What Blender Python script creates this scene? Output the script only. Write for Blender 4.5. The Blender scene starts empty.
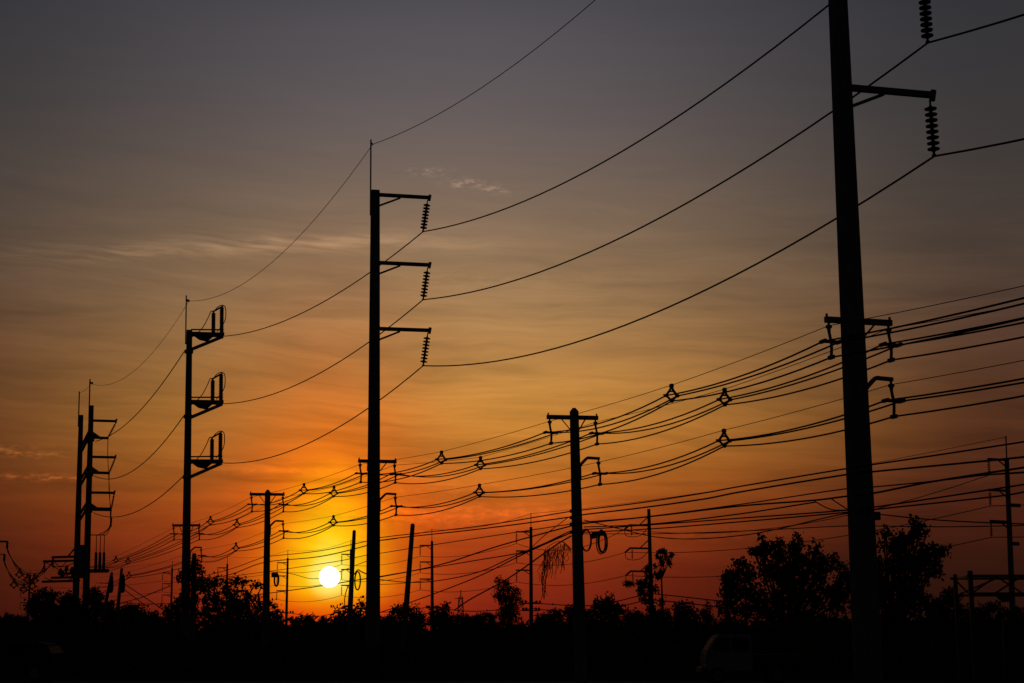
import bpy, math, random
import numpy as np
from mathutils import Matrix, Vector

random.seed(7)
rng = np.random.default_rng(7)
scn = bpy.context.scene
COL = scn.collection

# ------------------------------------------------------------------ camera
FPX = 55.0 / 36.0 * 1024.0
EYE = 1.6
PITCH = math.atan(295.5 / FPX)
cam_data = bpy.data.cameras.new("camera")
cam_data.lens = 55.0
cam_data.sensor_width = 36.0
cam_data.clip_start = 0.1
cam_data.clip_end = 20000.0
cam = bpy.data.objects.new("camera", cam_data)
cam.location = (0, 0, EYE)
cam.rotation_euler = (math.pi / 2 + PITCH, 0, 0)
COL.objects.link(cam)
scn.camera = cam
CP, SP = math.cos(PITCH), math.sin(PITCH)


def ray(px, py):
    a = (px - 512.0) / FPX
    b = (341.5 - py) / FPX
    return Vector((a, CP - b * SP, SP + b * CP))


def P(px, py, D):
    d = ray(px, py)
    return Vector((0, 0, EYE)) + d * (D / d.y)


def proj(v):
    x, y, z = v.x, v.y, v.z - EYE
    zc = y * CP + z * SP
    return (512 + FPX * x / zc, 341.5 - FPX * (-y * SP + z * CP) / zc)


SUN_RAY = ray(329.5, 577).normalized()
SUN_EL = math.asin(SUN_RAY.z)
SUN_AZ = math.atan2(SUN_RAY.x, SUN_RAY.y)

# ------------------------------------------------------------------ view
scn.view_settings.view_transform = 'Standard'
scn.view_settings.look = 'None'
scn.view_settings.exposure = 0.0
scn.view_settings.gamma = 1.0
scn.view_settings.use_curve_mapping = False
scn.cycles.use_denoising = False
scn.cycles.max_bounces = 4
scn.cycles.diffuse_bounces = 2
scn.cycles.glossy_bounces = 2
scn.cycles.transmission_bounces = 4
scn.cycles.transparent_max_bounces = 6

# ------------------------------------------------------------------ world


def lin(c):
    return tuple((v / 255.0 / 12.92) if v / 255.0 <= 0.04045 else (((v / 255.0) + 0.055) / 1.055) ** 2.4 for v in c)


world = bpy.data.worlds.new("World")
scn.world = world
world.use_nodes = True
NT = world.node_tree
NT.nodes.clear()


def wire_in(sock, v):
    if isinstance(v, bpy.types.NodeSocket):
        NT.links.new(v, sock)
    elif isinstance(v, (tuple, list)):
        sock.default_value = tuple(v) + ((1.0,) if len(v) == 3 and len(sock.default_value) == 4 else ())
    else:
        sock.default_value = v


def mth(op, a, b=None, c=None, clamp=False):
    n = NT.nodes.new('ShaderNodeMath')
    n.operation = op
    n.use_clamp = clamp
    wire_in(n.inputs[0], a)
    if b is not None:
        wire_in(n.inputs[1], b)
    if c is not None:
        wire_in(n.inputs[2], c)
    return n.outputs[0]


def sstep(v, a, b, lo=0.0, hi=1.0):
    n = NT.nodes.new('ShaderNodeMapRange')
    n.interpolation_type = 'SMOOTHSTEP'
    wire_in(n.inputs['Value'], v)
    n.inputs['From Min'].default_value = a
    n.inputs['From Max'].default_value = b
    n.inputs['To Min'].default_value = lo
    n.inputs['To Max'].default_value = hi
    return n.outputs['Result']


def ramp(v, stops, interp='LINEAR'):
    n = NT.nodes.new('ShaderNodeValToRGB')
    n.color_ramp.interpolation = interp
    els = n.color_ramp.elements
    stops = sorted(stops)
    while len(els) < len(stops):
        els.new(0.5)
    for e, (p, c) in zip(els, stops):
        e.position = p
        e.color = tuple(c) + (1.0,)
    wire_in(n.inputs['Fac'], v)
    return n.outputs['Color']


def mix(f, a, b, mode='MIX'):
    n = NT.nodes.new('ShaderNodeMix')
    n.data_type = 'RGBA'
    n.blend_type = mode
    n.clamp_factor = True
    wire_in(n.inputs['Factor'], f)
    wire_in(n.inputs['A'], a)
    wire_in(n.inputs['B'], b)
    return n.outputs['Result']


def gray(v):
    n = NT.nodes.new('ShaderNodeCombineXYZ')
    for i in range(3):
        wire_in(n.inputs[i], v)
    return n.outputs[0]


def vec(x, y, z):
    n = NT.nodes.new('ShaderNodeCombineXYZ')
    for i, v in enumerate((x, y, z)):
        wire_in(n.inputs[i], v)
    return n.outputs[0]


def noise(v, scale, detail=5.0, rough=0.55, dist=0.0):
    n = NT.nodes.new('ShaderNodeTexNoise')
    wire_in(n.inputs['Vector'], v)
    n.inputs['Scale'].default_value = scale
    n.inputs['Detail'].default_value = detail
    n.inputs['Roughness'].default_value = rough
    n.inputs['Distortion'].default_value = dist
    return n.outputs['Fac']


tc = NT.nodes.new('ShaderNodeTexCoord')
sep = NT.nodes.new('ShaderNodeSeparateXYZ')
NT.links.new(tc.outputs['Generated'], sep.inputs[0])
DEG = 180 / math.pi
EL = mth('MULTIPLY', mth('ARCSINE', sep.outputs[2]), DEG)
AZ = mth('MULTIPLY', mth('ARCTAN2', sep.outputs[0], sep.outputs[1]), DEG)
elN = mth('DIVIDE', EL, 60.0, clamp=True)


def el_of(y):
    return (PITCH + math.atan((341.5 - y) / FPX)) * DEG


def stops(tab, top):
    s = [(max(0.0, el_of(y) / 60.0), lin(c)) for y, c in tab]
    s += [(e / 60.0, lin(c)) for e, c in top]
    return s


centre = ramp(elN, stops([(640, (106, 20, 15)), (600, (138, 36, 19)), (560, (153, 49, 20)), (520, (184, 76, 21)), (480, (198, 110, 34)),
                          (440, (203, 131, 50)), (400, (198, 136, 61)), (350, (181, 132, 75)), (300, (162, 125, 84)), (230, (135, 111, 88)),
                          (150, (108, 96, 92)), (80, (93, 88, 91)), (0, (80, 79, 85))],
                         [(32, (50, 51, 58)), (45, (18, 20, 25)), (60, (8, 10, 13))]), 'B_SPLINE')
side = ramp(elN, stops([(640, (30, 13, 10)), (600, (40, 17, 11)), (560, (49, 21, 13)), (520, (68, 28, 16)), (480, (78, 39, 23)),
                        (440, (84, 47, 28)), (400, (86, 53, 34)), (350, (84, 58, 44)), (300, (79, 62, 51)), (230, (70, 62, 56)),
                        (150, (60, 58, 57)), (80, (54, 54, 57)), (0, (48, 51, 55))],
                       [(32, (32, 34, 40)), (45, (13, 15, 19)), (60, (7, 9, 12))]), 'B_SPLINE')
d_wide = mth('MULTIPLY', mth('ABSOLUTE', mth('SUBTRACT', AZ, sstep(EL, 1.0, 8.0, -4.3, -2.3))), sstep(EL, 1.0, 8.0, 1.16, 1.0))
base = mix(sstep(d_wide, 0.0, 20.5), centre, side)
# the sky away from the sunset is nearly dark
base = mix(sstep(d_wide, 17.0, 52.0), base, (.0026, .0046, .0056))

# glow round the sun: wide sideways and upwards, cut short towards the horizon
dx = mth('SUBTRACT', AZ, SUN_AZ * DEG)
dy = mth('SUBTRACT', EL, SUN_EL * DEG)
dyu = mth('MAXIMUM', mth('MULTIPLY', dy, 0.62), mth('MULTIPLY', dy, -1.5))
dxs = mth('MULTIPLY', dx, 1.16)
rr = mth('SQRT', mth('ADD', mth('MULTIPLY', dxs, dxs), mth('MULTIPLY', dyu, dyu)))
rN = mth('DIVIDE', rr, 9.0, clamp=True)
glow_col = ramp(rN, [(0.0, lin((255, 240, 120))), (0.55 / 9, lin((255, 226, 60))), (1.0 / 9, lin((255, 198, 16))), (1.5 / 9, lin((253, 172, 9))),
                     (2.1 / 9, lin((244, 140, 8))), (2.9 / 9, lin((228, 108, 9))), (4.2 / 9, lin((208, 84, 12))), (6.5 / 9, lin((176, 64, 16))), (1.0, lin((150, 50, 16)))])
# the sunset reddens close to the horizon
glow_col = mix(sstep(EL, 0.3, 2.1, 1.0, 0.0), glow_col, mix(1.0, glow_col, (0.90, 0.22, 0.3), 'MULTIPLY'))
glow_f = ramp(rN, [(0.0, (1, 1, 1)), (1.8 / 9, (.97,) * 3), (2.6 / 9, (.82,) * 3), (3.5 / 9, (.55,) * 3), (5.0 / 9, (.22,) * 3), (7.0 / 9, (.05,) * 3), (1.0, (0, 0, 0))], 'B_SPLINE')
base = mix(glow_f, base, glow_col)

# cloud streaks
warp = noise(vec(mth('MULTIPLY', AZ, 0.10), mth('MULTIPLY', EL, 0.35), 3.1), 1.0, 3.0)
elw = mth('ADD', mth('ADD', EL, mth('MULTIPLY', AZ, 0.035)), mth('MULTIPLY', mth('SUBTRACT', warp, 0.5), 1.6))
n1 = noise(vec(mth('MULTIPLY', AZ, 0.085), mth('MULTIPLY', elw, 0.85), 0.0), 1.0, 6.0, 0.6, 0.3)
n2 = noise(vec(mth('MULTIPLY', AZ, 0.22), mth('MULTIPLY', elw, 2.6), 7.0), 1.0, 5.0, 0.6, 0.2)
amp = ramp(mth('DIVIDE', EL, 30.0, clamp=True), [(0.0, (.25,) * 3), (2.5 / 30, (.5,) * 3), (5 / 30, (1,) * 3), (12 / 30, (.8,) * 3), (15 / 30, (.38,) * 3), (18 / 30, (.15,) * 3), (23 / 30, (.08,) * 3), (1.0, (.1,) * 3)])
s1 = mth('MULTIPLY', mth('SUBTRACT', n1, 0.5), 1.0)
s2 = mth('MULTIPLY', mth('SUBTRACT', n2, 0.5), 0.62)
streak = mth('MULTIPLY', mth('ADD', s1, s2), amp)


def blob(az, el, saz, sel, slope=0.0):
    u = mth('DIVIDE', mth('SUBTRACT', AZ, az), saz)
    v = mth('DIVIDE', mth('SUBTRACT', mth('SUBTRACT', EL, el), mth('MULTIPLY', mth('SUBTRACT', AZ, az), slope)), sel)
    return mth('EXPONENT', mth('MULTIPLY', mth('ADD', mth('MULTIPLY', u, u), mth('MULTIPLY', v, v)), -1.0))


n3 = noise(vec(mth('MULTIPLY', AZ, 2.1), mth('MULTIPLY', EL, 5.5), 2.0), 1.0, 5.0, 0.65)
puff_n = sstep(n3, 0.42, 0.68)
fine = sstep(noise(vec(mth('MULTIPLY', AZ, 0.35), mth('MULTIPLY', elw, 3.4), 11.0), 1.0, 5.0, 0.6), 0.3, 0.72)
extra = mth('MULTIPLY', mth('MULTIPLY', blob(-12.2, 13.75, 7.5, 0.36, 0.09), fine), 0.75)
extra = mth('ADD', extra, mth('MULTIPLY', mth('MULTIPLY', blob(-5.5, 14.25, 5.0, 0.30, 0.0), fine), 0.4))
for a_, e_, sa, se, k in ((-1.7, 16.45, 0.7, 0.17, 1.1), (-3.2, 16.85, 0.8, 0.13, 0.9), (-0.6, 16.25, 0.45, 0.13, 1.0), (-17.7, 6.35, 1.4, 0.17, 1.5),
                          (-16.9, 5.5, 1.5, 0.11, 1.5), (-9.0, 5.9, 4.0, 0.15, 0.2), (7.5, 3.6, 2.6, 0.20, 0.35), (-0.5, 13.0, 6.0, 0.2, 0.12), (-1.2, 4.35, 4.2, 0.42, 0.45), (-3.0, 5.3, 5.0, 0.3, 0.2)):
    extra = mth('ADD', extra, mth('MULTIPLY', mth('MULTIPLY', blob(a_, e_, sa, se), puff_n), k))
extra = mth('ADD', extra, mth('MULTIPLY', mth('MULTIPLY', blob(-1.0, 4.45, 3.6, 0.42), sstep(n2, 0.3, 0.6, 0.35, 1.0)), 0.38))
extra = mth('ADD', extra, mth('MULTIPLY', mth('MULTIPLY', blob(-7.0, 6.0, 4.5, 0.45), sstep(n2, 0.35, 0.6)), 0.18))
lum = mth('ADD', 1.0, mth('ADD', streak, extra))
base = mix(1.0, base, vec(mth('POWER', lum, 1.08), lum, mth('POWER', lum, 0.85)), 'MULTIPLY')

# sun disc (over-exposed, so a little larger than the true half degree)
dot = NT.nodes.new('ShaderNodeVectorMath')
dot.operation = 'DOT_PRODUCT'
NT.links.new(tc.outputs['Generated'], dot.inputs[0])
dot.inputs[1].default_value = SUN_RAY
ang = mth('MULTIPLY', mth('ARCCOSINE', mth('MINIMUM', dot.outputs['Value'], 1.0)), DEG)
disc = sstep(ang, 0.335, 0.375, 1.0, 0.0)
halo = sstep(ang, 0.34, 0.95, 1.0, 0.0)
base = mix(mth('MULTIPLY', halo, 0.7), base, (1.02, 0.88, 0.20))
base = mix(disc, base, (26.0, 23.0, 14.0))

sky = NT.nodes.new('ShaderNodeTexSky')
sky.sky_type = 'NISHITA'
sky.sun_disc = False
sky.sun_elevation = SUN_EL
sky.sun_rotation = SUN_AZ
sky.air_density = 1.0
sky.dust_density = 2.0
bg1 = NT.nodes.new('ShaderNodeBackground')
NT.links.new(sky.outputs[0], bg1.inputs['Color'])
bg1.inputs['Strength'].default_value = 0.00025
bg2 = NT.nodes.new('ShaderNodeBackground')
NT.links.new(base, bg2.inputs['Color'])
bg2.inputs['Strength'].default_value = 1.0
addn = NT.nodes.new('ShaderNodeAddShader')
NT.links.new(bg1.outputs[0], addn.inputs[0])
NT.links.new(bg2.outputs[0], addn.inputs[1])
wo = NT.nodes.new('ShaderNodeOutputWorld')
NT.links.new(addn.outputs[0], wo.inputs['Surface'])

# ------------------------------------------------------------------ sun lamp
sl = bpy.data.lights.new("sun", 'SUN')
sl.energy = 0.07
sl.angle = math.radians(0.6)
sl.color = (1.0, 0.45, 0.14)
so = bpy.data.objects.new("sun", sl)
so.rotation_euler = Vector((-SUN_RAY.x, -SUN_RAY.y, -SUN_RAY.z)).to_track_quat('-Z', 'Y').to_euler()
so.location = (0, 0, 60)
COL.objects.link(so)

# ------------------------------------------------------------------ materials


def material(name, c0, c1, scale=8.0, rough=0.85, metal=0.0, stretch=(1, 1, 1), spec=0.3, bump=0.0):
    m = bpy.data.materials.new(name)
    m.use_nodes = True
    nt = m.node_tree
    b = nt.nodes['Principled BSDF']
    b.inputs['Roughness'].default_value = rough
    b.inputs['Metallic'].default_value = metal
    b.inputs['Specular IOR Level'].default_value = spec
    t = nt.nodes.new('ShaderNodeTexCoord')
    mp = nt.nodes.new('ShaderNodeMapping')
    mp.inputs['Scale'].default_value = stretch
    n = nt.nodes.new('ShaderNodeTexNoise')
    n.inputs['Scale'].default_value = scale
    n.inputs['Detail'].default_value = 6
    r = nt.nodes.new('ShaderNodeValToRGB')
    r.color_ramp.elements[0].position = 0.3
    r.color_ramp.elements[1].position = 0.7
    r.color_ramp.elements[0].color = tuple(c0) + (1,)
    r.color_ramp.elements[1].color = tuple(c1) + (1,)
    nt.links.new(t.outputs['Object'], mp.inputs[0])
    nt.links.new(mp.outputs[0], n.inputs['Vector'])
    nt.links.new(n.outputs['Fac'], r.inputs['Fac'])
    nt.links.new(r.outputs['Color'], b.inputs['Base Color'])
    if bump:
        bp = nt.nodes.new('ShaderNodeBump')
        bp.inputs['Strength'].default_value = bump
        nt.links.new(n.outputs['Fac'], bp.inputs['Height'])
        nt.links.new(bp.outputs['Normal'], b.inputs['Normal'])
    return m


M = {
    'concrete': material('weathered_concrete', (.20, .195, .185), (.34, .33, .31), 3.0, 0.95, stretch=(4, 4, .6), spec=.15, bump=.2),
    'steel': material('galvanised_steel', (.22, .22, .22), (.36, .36, .37), 9.0, 0.75, 0.3),
    'rust': material('rusty_steel', (.10, .06, .04), (.22, .15, .11), 9.0, 0.8, 0.2),
    'porcelain': material('brown_porcelain', (.06, .035, .025), (.10, .06, .045), 5.0, 0.75, spec=.1),
    'polymer': material('grey_polymer', (.12, .12, .125), (.18, .18, .185), 5.0, 0.7),
    'cable': material('black_cable_sheath', (.015, .015, .016), (.03, .03, .03), 3.0, 0.85, spec=.1),
    'wire': material('bare_aluminium_wire', (.10, .10, .10), (.16, .16, .16), 3.0, 0.8, 0.0, spec=.1),
    'leaf': material('dark_leaf', (.035, .055, .018), (.065, .095, .03), 1.2, 0.9, spec=.05),
    'leaf_dry': material('olive_leaf', (.05, .055, .022), (.09, .085, .035), 1.2, 0.9, spec=.05),
    'bark': material('tree_bark', (.06, .045, .032), (.12, .095, .07), 6.0, 0.95, stretch=(3, 3, .5), spec=.05),
    'soil': material('grassy_soil', (.035, .036, .018), (.075, .062, .038), 0.35, 1.0, spec=.0),
    'asphalt': material('asphalt', (.04, .04, .042), (.06, .06, .06), 30.0, 0.95, spec=.1),
    'paint': material('white_road_paint', (.62, .62, .58), (.8, .8, .78), 14.0, 0.8, spec=.1),
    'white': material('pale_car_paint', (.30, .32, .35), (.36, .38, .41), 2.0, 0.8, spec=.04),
    'dark_paint': material('dark_blue_car_paint', (.02, .025, .04), (.03, .035, .05), 2.0, 0.85, spec=.03),
    'glass': material('dusty_car_glass', (.01, .012, .014), (.015, .017, .02), 2.0, 0.55, spec=.05),
    'rubber': material('tyre_rubber', (.015, .015, .015), (.03, .03, .03), 12.0, 0.9, spec=.1),
    'lamp_lens': material('lamp_lens', (.5, .5, .48), (.6, .6, .58), 12.0, 0.2),
    'red_lens': material('red_lamp_lens', (.25, .01, .01), (.3, .015, .012), 12.0, 0.25),
}

# ------------------------------------------------------------------ mesh helper


class MB:
    def __init__(self):
        self.v, self.f, self.n = [], [], 0

    def add(self, verts, faces):
        b = self.n
        self.v.extend([tuple(p) for p in verts])
        self.f.extend([tuple(i + b for i in q) for q in faces])
        self.n += len(verts)
        return self

    def loft(self, rings, caps=True):
        k = len(rings[0])
        vs = [p for r in rings for p in r]
        fs = []
        for i in range(len(rings) - 1):
            for j in range(k):
                fs.append((i * k + j, i * k + (j + 1) % k, (i + 1) * k + (j + 1) % k, (i + 1) * k + j))
        if caps:
            fs.append(tuple(reversed(range(k))))
            fs.append(tuple((len(rings) - 1) * k + j for j in range(k)))
        return self.add(vs, fs)

    def bar(self, a, b, w, h, up=(0, 0, 1), w2=None, h2=None):
        a, b = Vector(a), Vector(b)
        d = (b - a).normalized()
        up = Vector(up)
        if abs(d.dot(up)) > 0.98:
            up = Vector((1, 0, 0))
        s = d.cross(up).normalized()
        u = s.cross(d).normalized()
        rings = []
        for p, ww, hh in ((a, w, h), (b, w2 or w, h2 or h)):
            c = min(ww, hh) * 0.12
            x, y = ww / 2, hh / 2
            rings.append([p + s * sx + u * sy for sx, sy in ((-x + c, -y), (x - c, -y), (x, -y + c), (x, y - c), (x - c, y), (-x + c, y), (-x, y - c), (-x, -y + c))])
        return self.loft(rings)

    def tube(self, pts, r, n=6, closed=False):
        pts = [Vector(p) for p in pts]
        m = len(pts)
        rs = list(r) if isinstance(r, (list, tuple)) else [r] * m
        rings = []
        prev = None
        for i in range(m):
            if closed:
                t = pts[(i + 1) % m] - pts[i - 1]
            else:
                t = pts[min(i + 1, m - 1)] - pts[max(i - 1, 0)]
            t = t.normalized() if t.length > 1e-9 else Vector((0, 0, 1))
            if prev is None:
                ref = Vector((0, 0, 1)) if abs(t.z) < 0.9 else Vector((1, 0, 0))
                s = t.cross(ref).normalized()
            else:
                s = (prev - t * prev.dot(t)).normalized()
            prev = s
            w = t.cross(s)
            rings.append([pts[i] + (s * math.cos(2 * math.pi * j / n) + w * math.sin(2 * math.pi * j / n)) * rs[i] for j in range(n)])
        if closed:
            rings.append(rings[0])
            return self.loft(rings, caps=False)
        return self.loft(rings)

    def lathe(self, a, d, prof, n=12):
        """prof: (distance along d, radius)"""
        a, d = Vector(a), Vector(d).normalized()
        ref = Vector((0, 0, 1)) if abs(d.z) < 0.9 else Vector((1, 0, 0))
        s = d.cross(ref).normalized()
        w = d.cross(s)
        rings = [[a + d * t + (s * math.cos(2 * math.pi * j / n) + w * math.sin(2 * math.pi * j / n)) * max(r, 1e-4) for j in range(n)] for t, r in prof]
        return self.loft(rings)

    def ball(self, c, r, n=8):
        return self.lathe(Vector(c) - Vector((0, 0, r)), (0, 0, 1), [(r * (1 - math.cos(math.pi * i / 6)), r * math.sin(math.pi * i / 6)) for i in range(7)], n)

    def prism(self, poly, o, e1, e2, thick):
        """outline poly in plane (e1, e2) through o, extruded by vector thick"""
        o, e1, e2, th = Vector(o), Vector(e1), Vector(e2), Vector(thick)
        r = [o + e1 * x + e2 * y for x, y in poly]
        return self.loft([r, [p + th for p in r]])

    def build(self, name, mat, smooth=False):
        me = bpy.data.meshes.new(name)
        me.from_pydata(self.v, [], self.f)
        me.materials.append(mat)
        if smooth:
            for p in me.polygons:
                p.use_smooth = True
        me.update()
        o = bpy.data.objects.new(name, me)
        COL.objects.link(o)
        return o


def tag(o, label=None, cat=None, group=None, kind=None):
    for k, v in (('label', label), ('category', cat), ('group', group), ('kind', kind)):
        if v:
            o[k] = v
    return o


class Thing:
    def __init__(self, name, label, cat, loc, lean=0.0, group=None, pitch=0.0):
        o = bpy.data.objects.new(name, None)
        o.empty_display_size = 0.3
        o.location = loc
        o.rotation_euler = (pitch, lean, 0)
        COL.objects.link(o)
        tag(o, label, cat, group)
        self.o = o
        self.M = Matrix.LocRotScale(Vector(loc), o.rotation_euler.to_quaternion(), None)
        self.I = self.M.inverted()

    def part(self, name, mb, mat, parent=None, label=None, smooth=False):
        p = mb.build(name, mat, smooth)
        p.parent = parent or self.o
        if label:
            p['label'] = label
        return p

    def W(self, v):
        return self.M @ Vector(v)

    def L(self, v):
        return self.I @ Vector(v)


# ------------------------------------------------------------------ the pole line
D1, D3, D5, D6, D7 = 34.85, 64.0, 95.7, 127.4, 133.0
D2, D4 = 51.0, 79.3
B1 = P(867, 637, D1); B1.z = 0
B3 = P(373.3, 637, D3); B3.z = 0
B2 = P(580.8, 637, D2); B2.z = 0
B4 = P(266.3, 637, D4); B4.z = 0
B5 = P(185.6, 637, D5); B5.z = 0
B6 = P(85.2, 637, D6); B6.z = 0
B7 = P(75.0, 637, D7); B7.z = 0
T = (B5 - B1).normalized()           # along the line, away from the viewer
UN = Vector((T.y, -T.x, 0))          # square to the line
TL = T.copy()
U = Vector((math.cos(math.radians(15.5)), math.sin(math.radians(15.5)), 0))   # the way the long arms reach out
T = Vector((-U.y, U.x, 0))
Z = Vector((0, 0, 1))


def PL(px, py, off=0.0):
    """point seen at a pixel on the upright plane of the pole line (moved sideways by off metres)"""
    d = ray(px, py)
    o = B1 + UN * off
    c = Vector((0, 0, EYE))
    t = (o - c).dot(UN) / d.dot(UN)
    return c + d * t


def para(a, b, sag, n=20):
    a, b = Vector(a), Vector(b)
    return [a.lerp(b, i / n) - Z * (4 * sag * (i / n) * (1 - i / n)) for i in range(n + 1)]


def fit(a, b, px, py):
    """sag of a span that passes the given pixel"""
    lo, hi = -1.0, 8.0
    for _ in range(40):
        s = (lo + hi) / 2
        q = [proj(p) for p in para(a, b, s, 60) if p.y > 1]
        y = None
        for (x0, y0), (x1, y1) in zip(q, q[1:]):
            if (x0 - px) * (x1 - px) <= 0 and x0 != x1:
                y = y0 + (y1 - y0) * (px - x0) / (x1 - x0)
                break
        if y is None:
            return 0.5
        if y < py:
            lo = s
        else:
            hi = s
    return (lo + hi) / 2


def catmull(pts, n=6):
    pts = [Vector(p) for p in pts]
    out = []
    for i in range(len(pts) - 1):
        p0, p1, p2, p3 = pts[max(i - 1, 0)], pts[i], pts[i + 1], pts[min(i + 2, len(pts) - 1)]
        d1, d0, d2 = (p2 - p1).length ** .5, (p1 - p0).length ** .5, (p3 - p2).length ** .5
        m1 = (p2 - p0) / (d0 + d1) if d0 + d1 > 1e-6 else p2 - p1
        m2 = (p3 - p1) / (d1 + d2) if d1 + d2 > 1e-6 else p2 - p1
        m1, m2 = m1 * d1, m2 * d1
        for k in range(n):
            t = k / n
            out.append(p1 * (2 * t ** 3 - 3 * t ** 2 + 1) + m1 * (t ** 3 - 2 * t ** 2 + t) + p2 * (-2 * t ** 3 + 3 * t ** 2) + m2 * (t ** 3 - t ** 2))
    out.append(pts[-1])
    return out


def cable(name, pts, r, mat, label, cat, group=None, n=6):
    o = MB().tube(pts, r, n).build(name, mat, True)
    tag(o, label, cat, group)
    return o


# ------------------------------------------------------------------ ground and roads
g = MB()
S = 6000.0
xs = [-S, -800, -200, -60, 0, 60, 200, 800, S]
ys = [-300, -20, 40, 120, 300, 900, S]
g.add([(x, y, 0.0) for y in ys for x in xs], [(j * 9 + i, j * 9 + i + 1, (j + 1) * 9 + i + 1, (j + 1) * 9 + i) for j in range(6) for i in range(8)])
tag(g.build('ground', M['soil']), kind='structure')


def sheet(name, x0, x1, y0, y1, z, mat):
    return MB().add([(x0, y0, z), (x1, y0, z), (x1, y1, z), (x0, y1, z)], [(0, 1, 2, 3)]).build(name, mat)


tag(sheet('road', -400, 400, 53.4, 59.6, 0.004, M['asphalt']), kind='structure')
mk = MB()
for i in range(-30, 31):
    mk.add([(i * 6, 56.4, .008), (i * 6 + 3, 56.4, .008), (i * 6 + 3, 56.52, .008), (i * 6, 56.52, .008)], [(0, 1, 2, 3)])
tag(mk.build('road_markings', M['paint']), kind='structure')

# ------------------------------------------------------------------ pole parts


def shaft_mb(h, w0, w1, d=0.82, z0=-0.3, peak=0.0):
    mb = MB()
    rings = []
    for z, w in ((z0, w0), (h, w1)):
        x, y = w / 2, w * d / 2
        c = w * 0.14
        rings.append([U * sx + T * sy + Z * z for sx, sy in ((-x + c, -y), (x - c, -y), (x, -y + c), (x, y - c), (x - c, y), (-x + c, y), (-x, y - c), (-x, -y + c))])
    if peak:
        rings.append([p * 0.35 * Vector((1, 1, 0)).length / 1.4142 + Z * (h * 0.65 + peak) for p in rings[-1]])
    return mb.loft(rings)


def insulator_mb(top, bottom, n=8, r=0.13):
    top, bottom = Vector(top), Vector(bottom)
    L = (bottom - top).length
    d = (bottom - top) / L
    prof = [(0, .025), (L * .10, .025)]
    a, b = L * .12, L * .93
    for i in range(n):
        t = a + (b - a) * i / n
        p = (b - a) / n
        prof += [(t, .045), (t + p * .18, .06), (t + p * .36, r), (t + p * .55, r * .97), (t + p * .66, .05), (t + p * .98, .04)]
    prof += [(b, .03), (L * .965, .03), (L * .97, .055), (L, .055)]
    return MB().lathe(top, d, prof, 12)


def cable_hanger(t, top, size=1.0):
    """insulated hanger for a cable bundle: rod, cap, cross bar and lower clamp; returns the four seats in world space"""
    top = Vector(top)
    mb = MB()
    mb.lathe(top, -Z, [(0, .03), (.05, .03), (.06, .07), (.12, .075), (.14, .045), (.2, .04)], 10)
    kn = top - Z * .2
    pts = [kn, kn - Z * .12 + U * .02, kn - Z * .26 + U * .045, kn - Z * .42 + U * .045, kn - Z * .58 + U * .03]
    mb.tube(catmull(pts, 4), .036 * size, 8)
    h = t.part('cable_hanger', mb, M['polymer'], smooth=False)
    cr = kn - Z * .24 + U * .04
    cb = MB()
    cb.bar(cr - U * .22, cr + U * .22, .07, .07)
    lb = MB()
    for s in (-1, 1):
        cb.bar(cr + U * .2 * s - T * .13, cr + U * .2 * s + T * .13, .075, .08)
    lo = kn - Z * .60 + U * .03
    lb.bar(lo - T * .1, lo + T * .1, .09, .09)
    t.part('cross_bar', cb, M['polymer'], h)
    t.part('clamp', lb, M['polymer'], h)
    return [t.W(top - Z * .07), t.W(cr - U * .2), t.W(cr + U * .2), t.W(lo)]


def crossarm_set(t, z, half, pole_w, back=0.0, off=0.0, bz=1.40, reach=0.68):
    """22 kV crossarm with two hangers and the bent side bracket below; returns bundles' seats"""
    c = Z * z + T * (pole_w * .42 + .055 + back) + U * off
    arm = t.part('crossarm', MB().bar(c - U * half, c + U * half, .11, .14), M['concrete'])
    for s in (-1, 1):
        b = MB().bar(c + U * (s * half * .52) - T * .06, Z * (z - .42) + U * (s * pole_w * .52), .035, .035)
        t.part('brace', b, M['steel'], arm)
        bolt = MB().bar(c + U * (s * half * .95) + Z * .06, c + U * (s * half * .95) + Z * .14, .05, .05)
        t.part('bolt', bolt, M['steel'], arm)
    seats = {'far_side': cable_hanger(t, c - U * half * .9 - Z * .07), 'arm_side': cable_hanger(t, c + U * half * .9 - Z * .07)}
    # bent bracket
    zb = z - bz
    p0 = Z * (zb - .22) + U * pole_w * .5
    pts = [p0, p0 + Z * .05 + U * .03, p0 + Z * .22 + U * .2, p0 + Z * .27 + U * .27, p0 + Z * .25 + U * reach]
    bk = MB()
    for a, b in zip(pts, pts[1:]):
        bk.bar(a, b, .09, .10, up=T)
    bk.bar(p0 - Z * .45, p0 + Z * .06, .10, .06, up=U)
    t.part('side_bracket', bk, M['steel'])
    seats['bracket'] = cable_hanger(t, p0 + Z * .20 + U * (reach - .04))
    return seats


# ---- tall single poles with three long arms
def zat(base, py, lean=0.0):
    """height on an upright through base that shows at pixel row py"""
    lo, hi = 0.0, 40.0
    for _ in range(40):
        m = (lo + hi) / 2
        if proj(base + Z * m)[1] > py:
            lo = m
        else:
            hi = m
    return (lo + hi) / 2


ARMZ = [zat(B3, 194.5), zat(B3, 262.5), zat(B3, 328.5)]
TOPZ = zat(B3, 190.5)
TIPZ = zat(B3, 140)
CROSSZ = zat(B3, 460.5)


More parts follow.
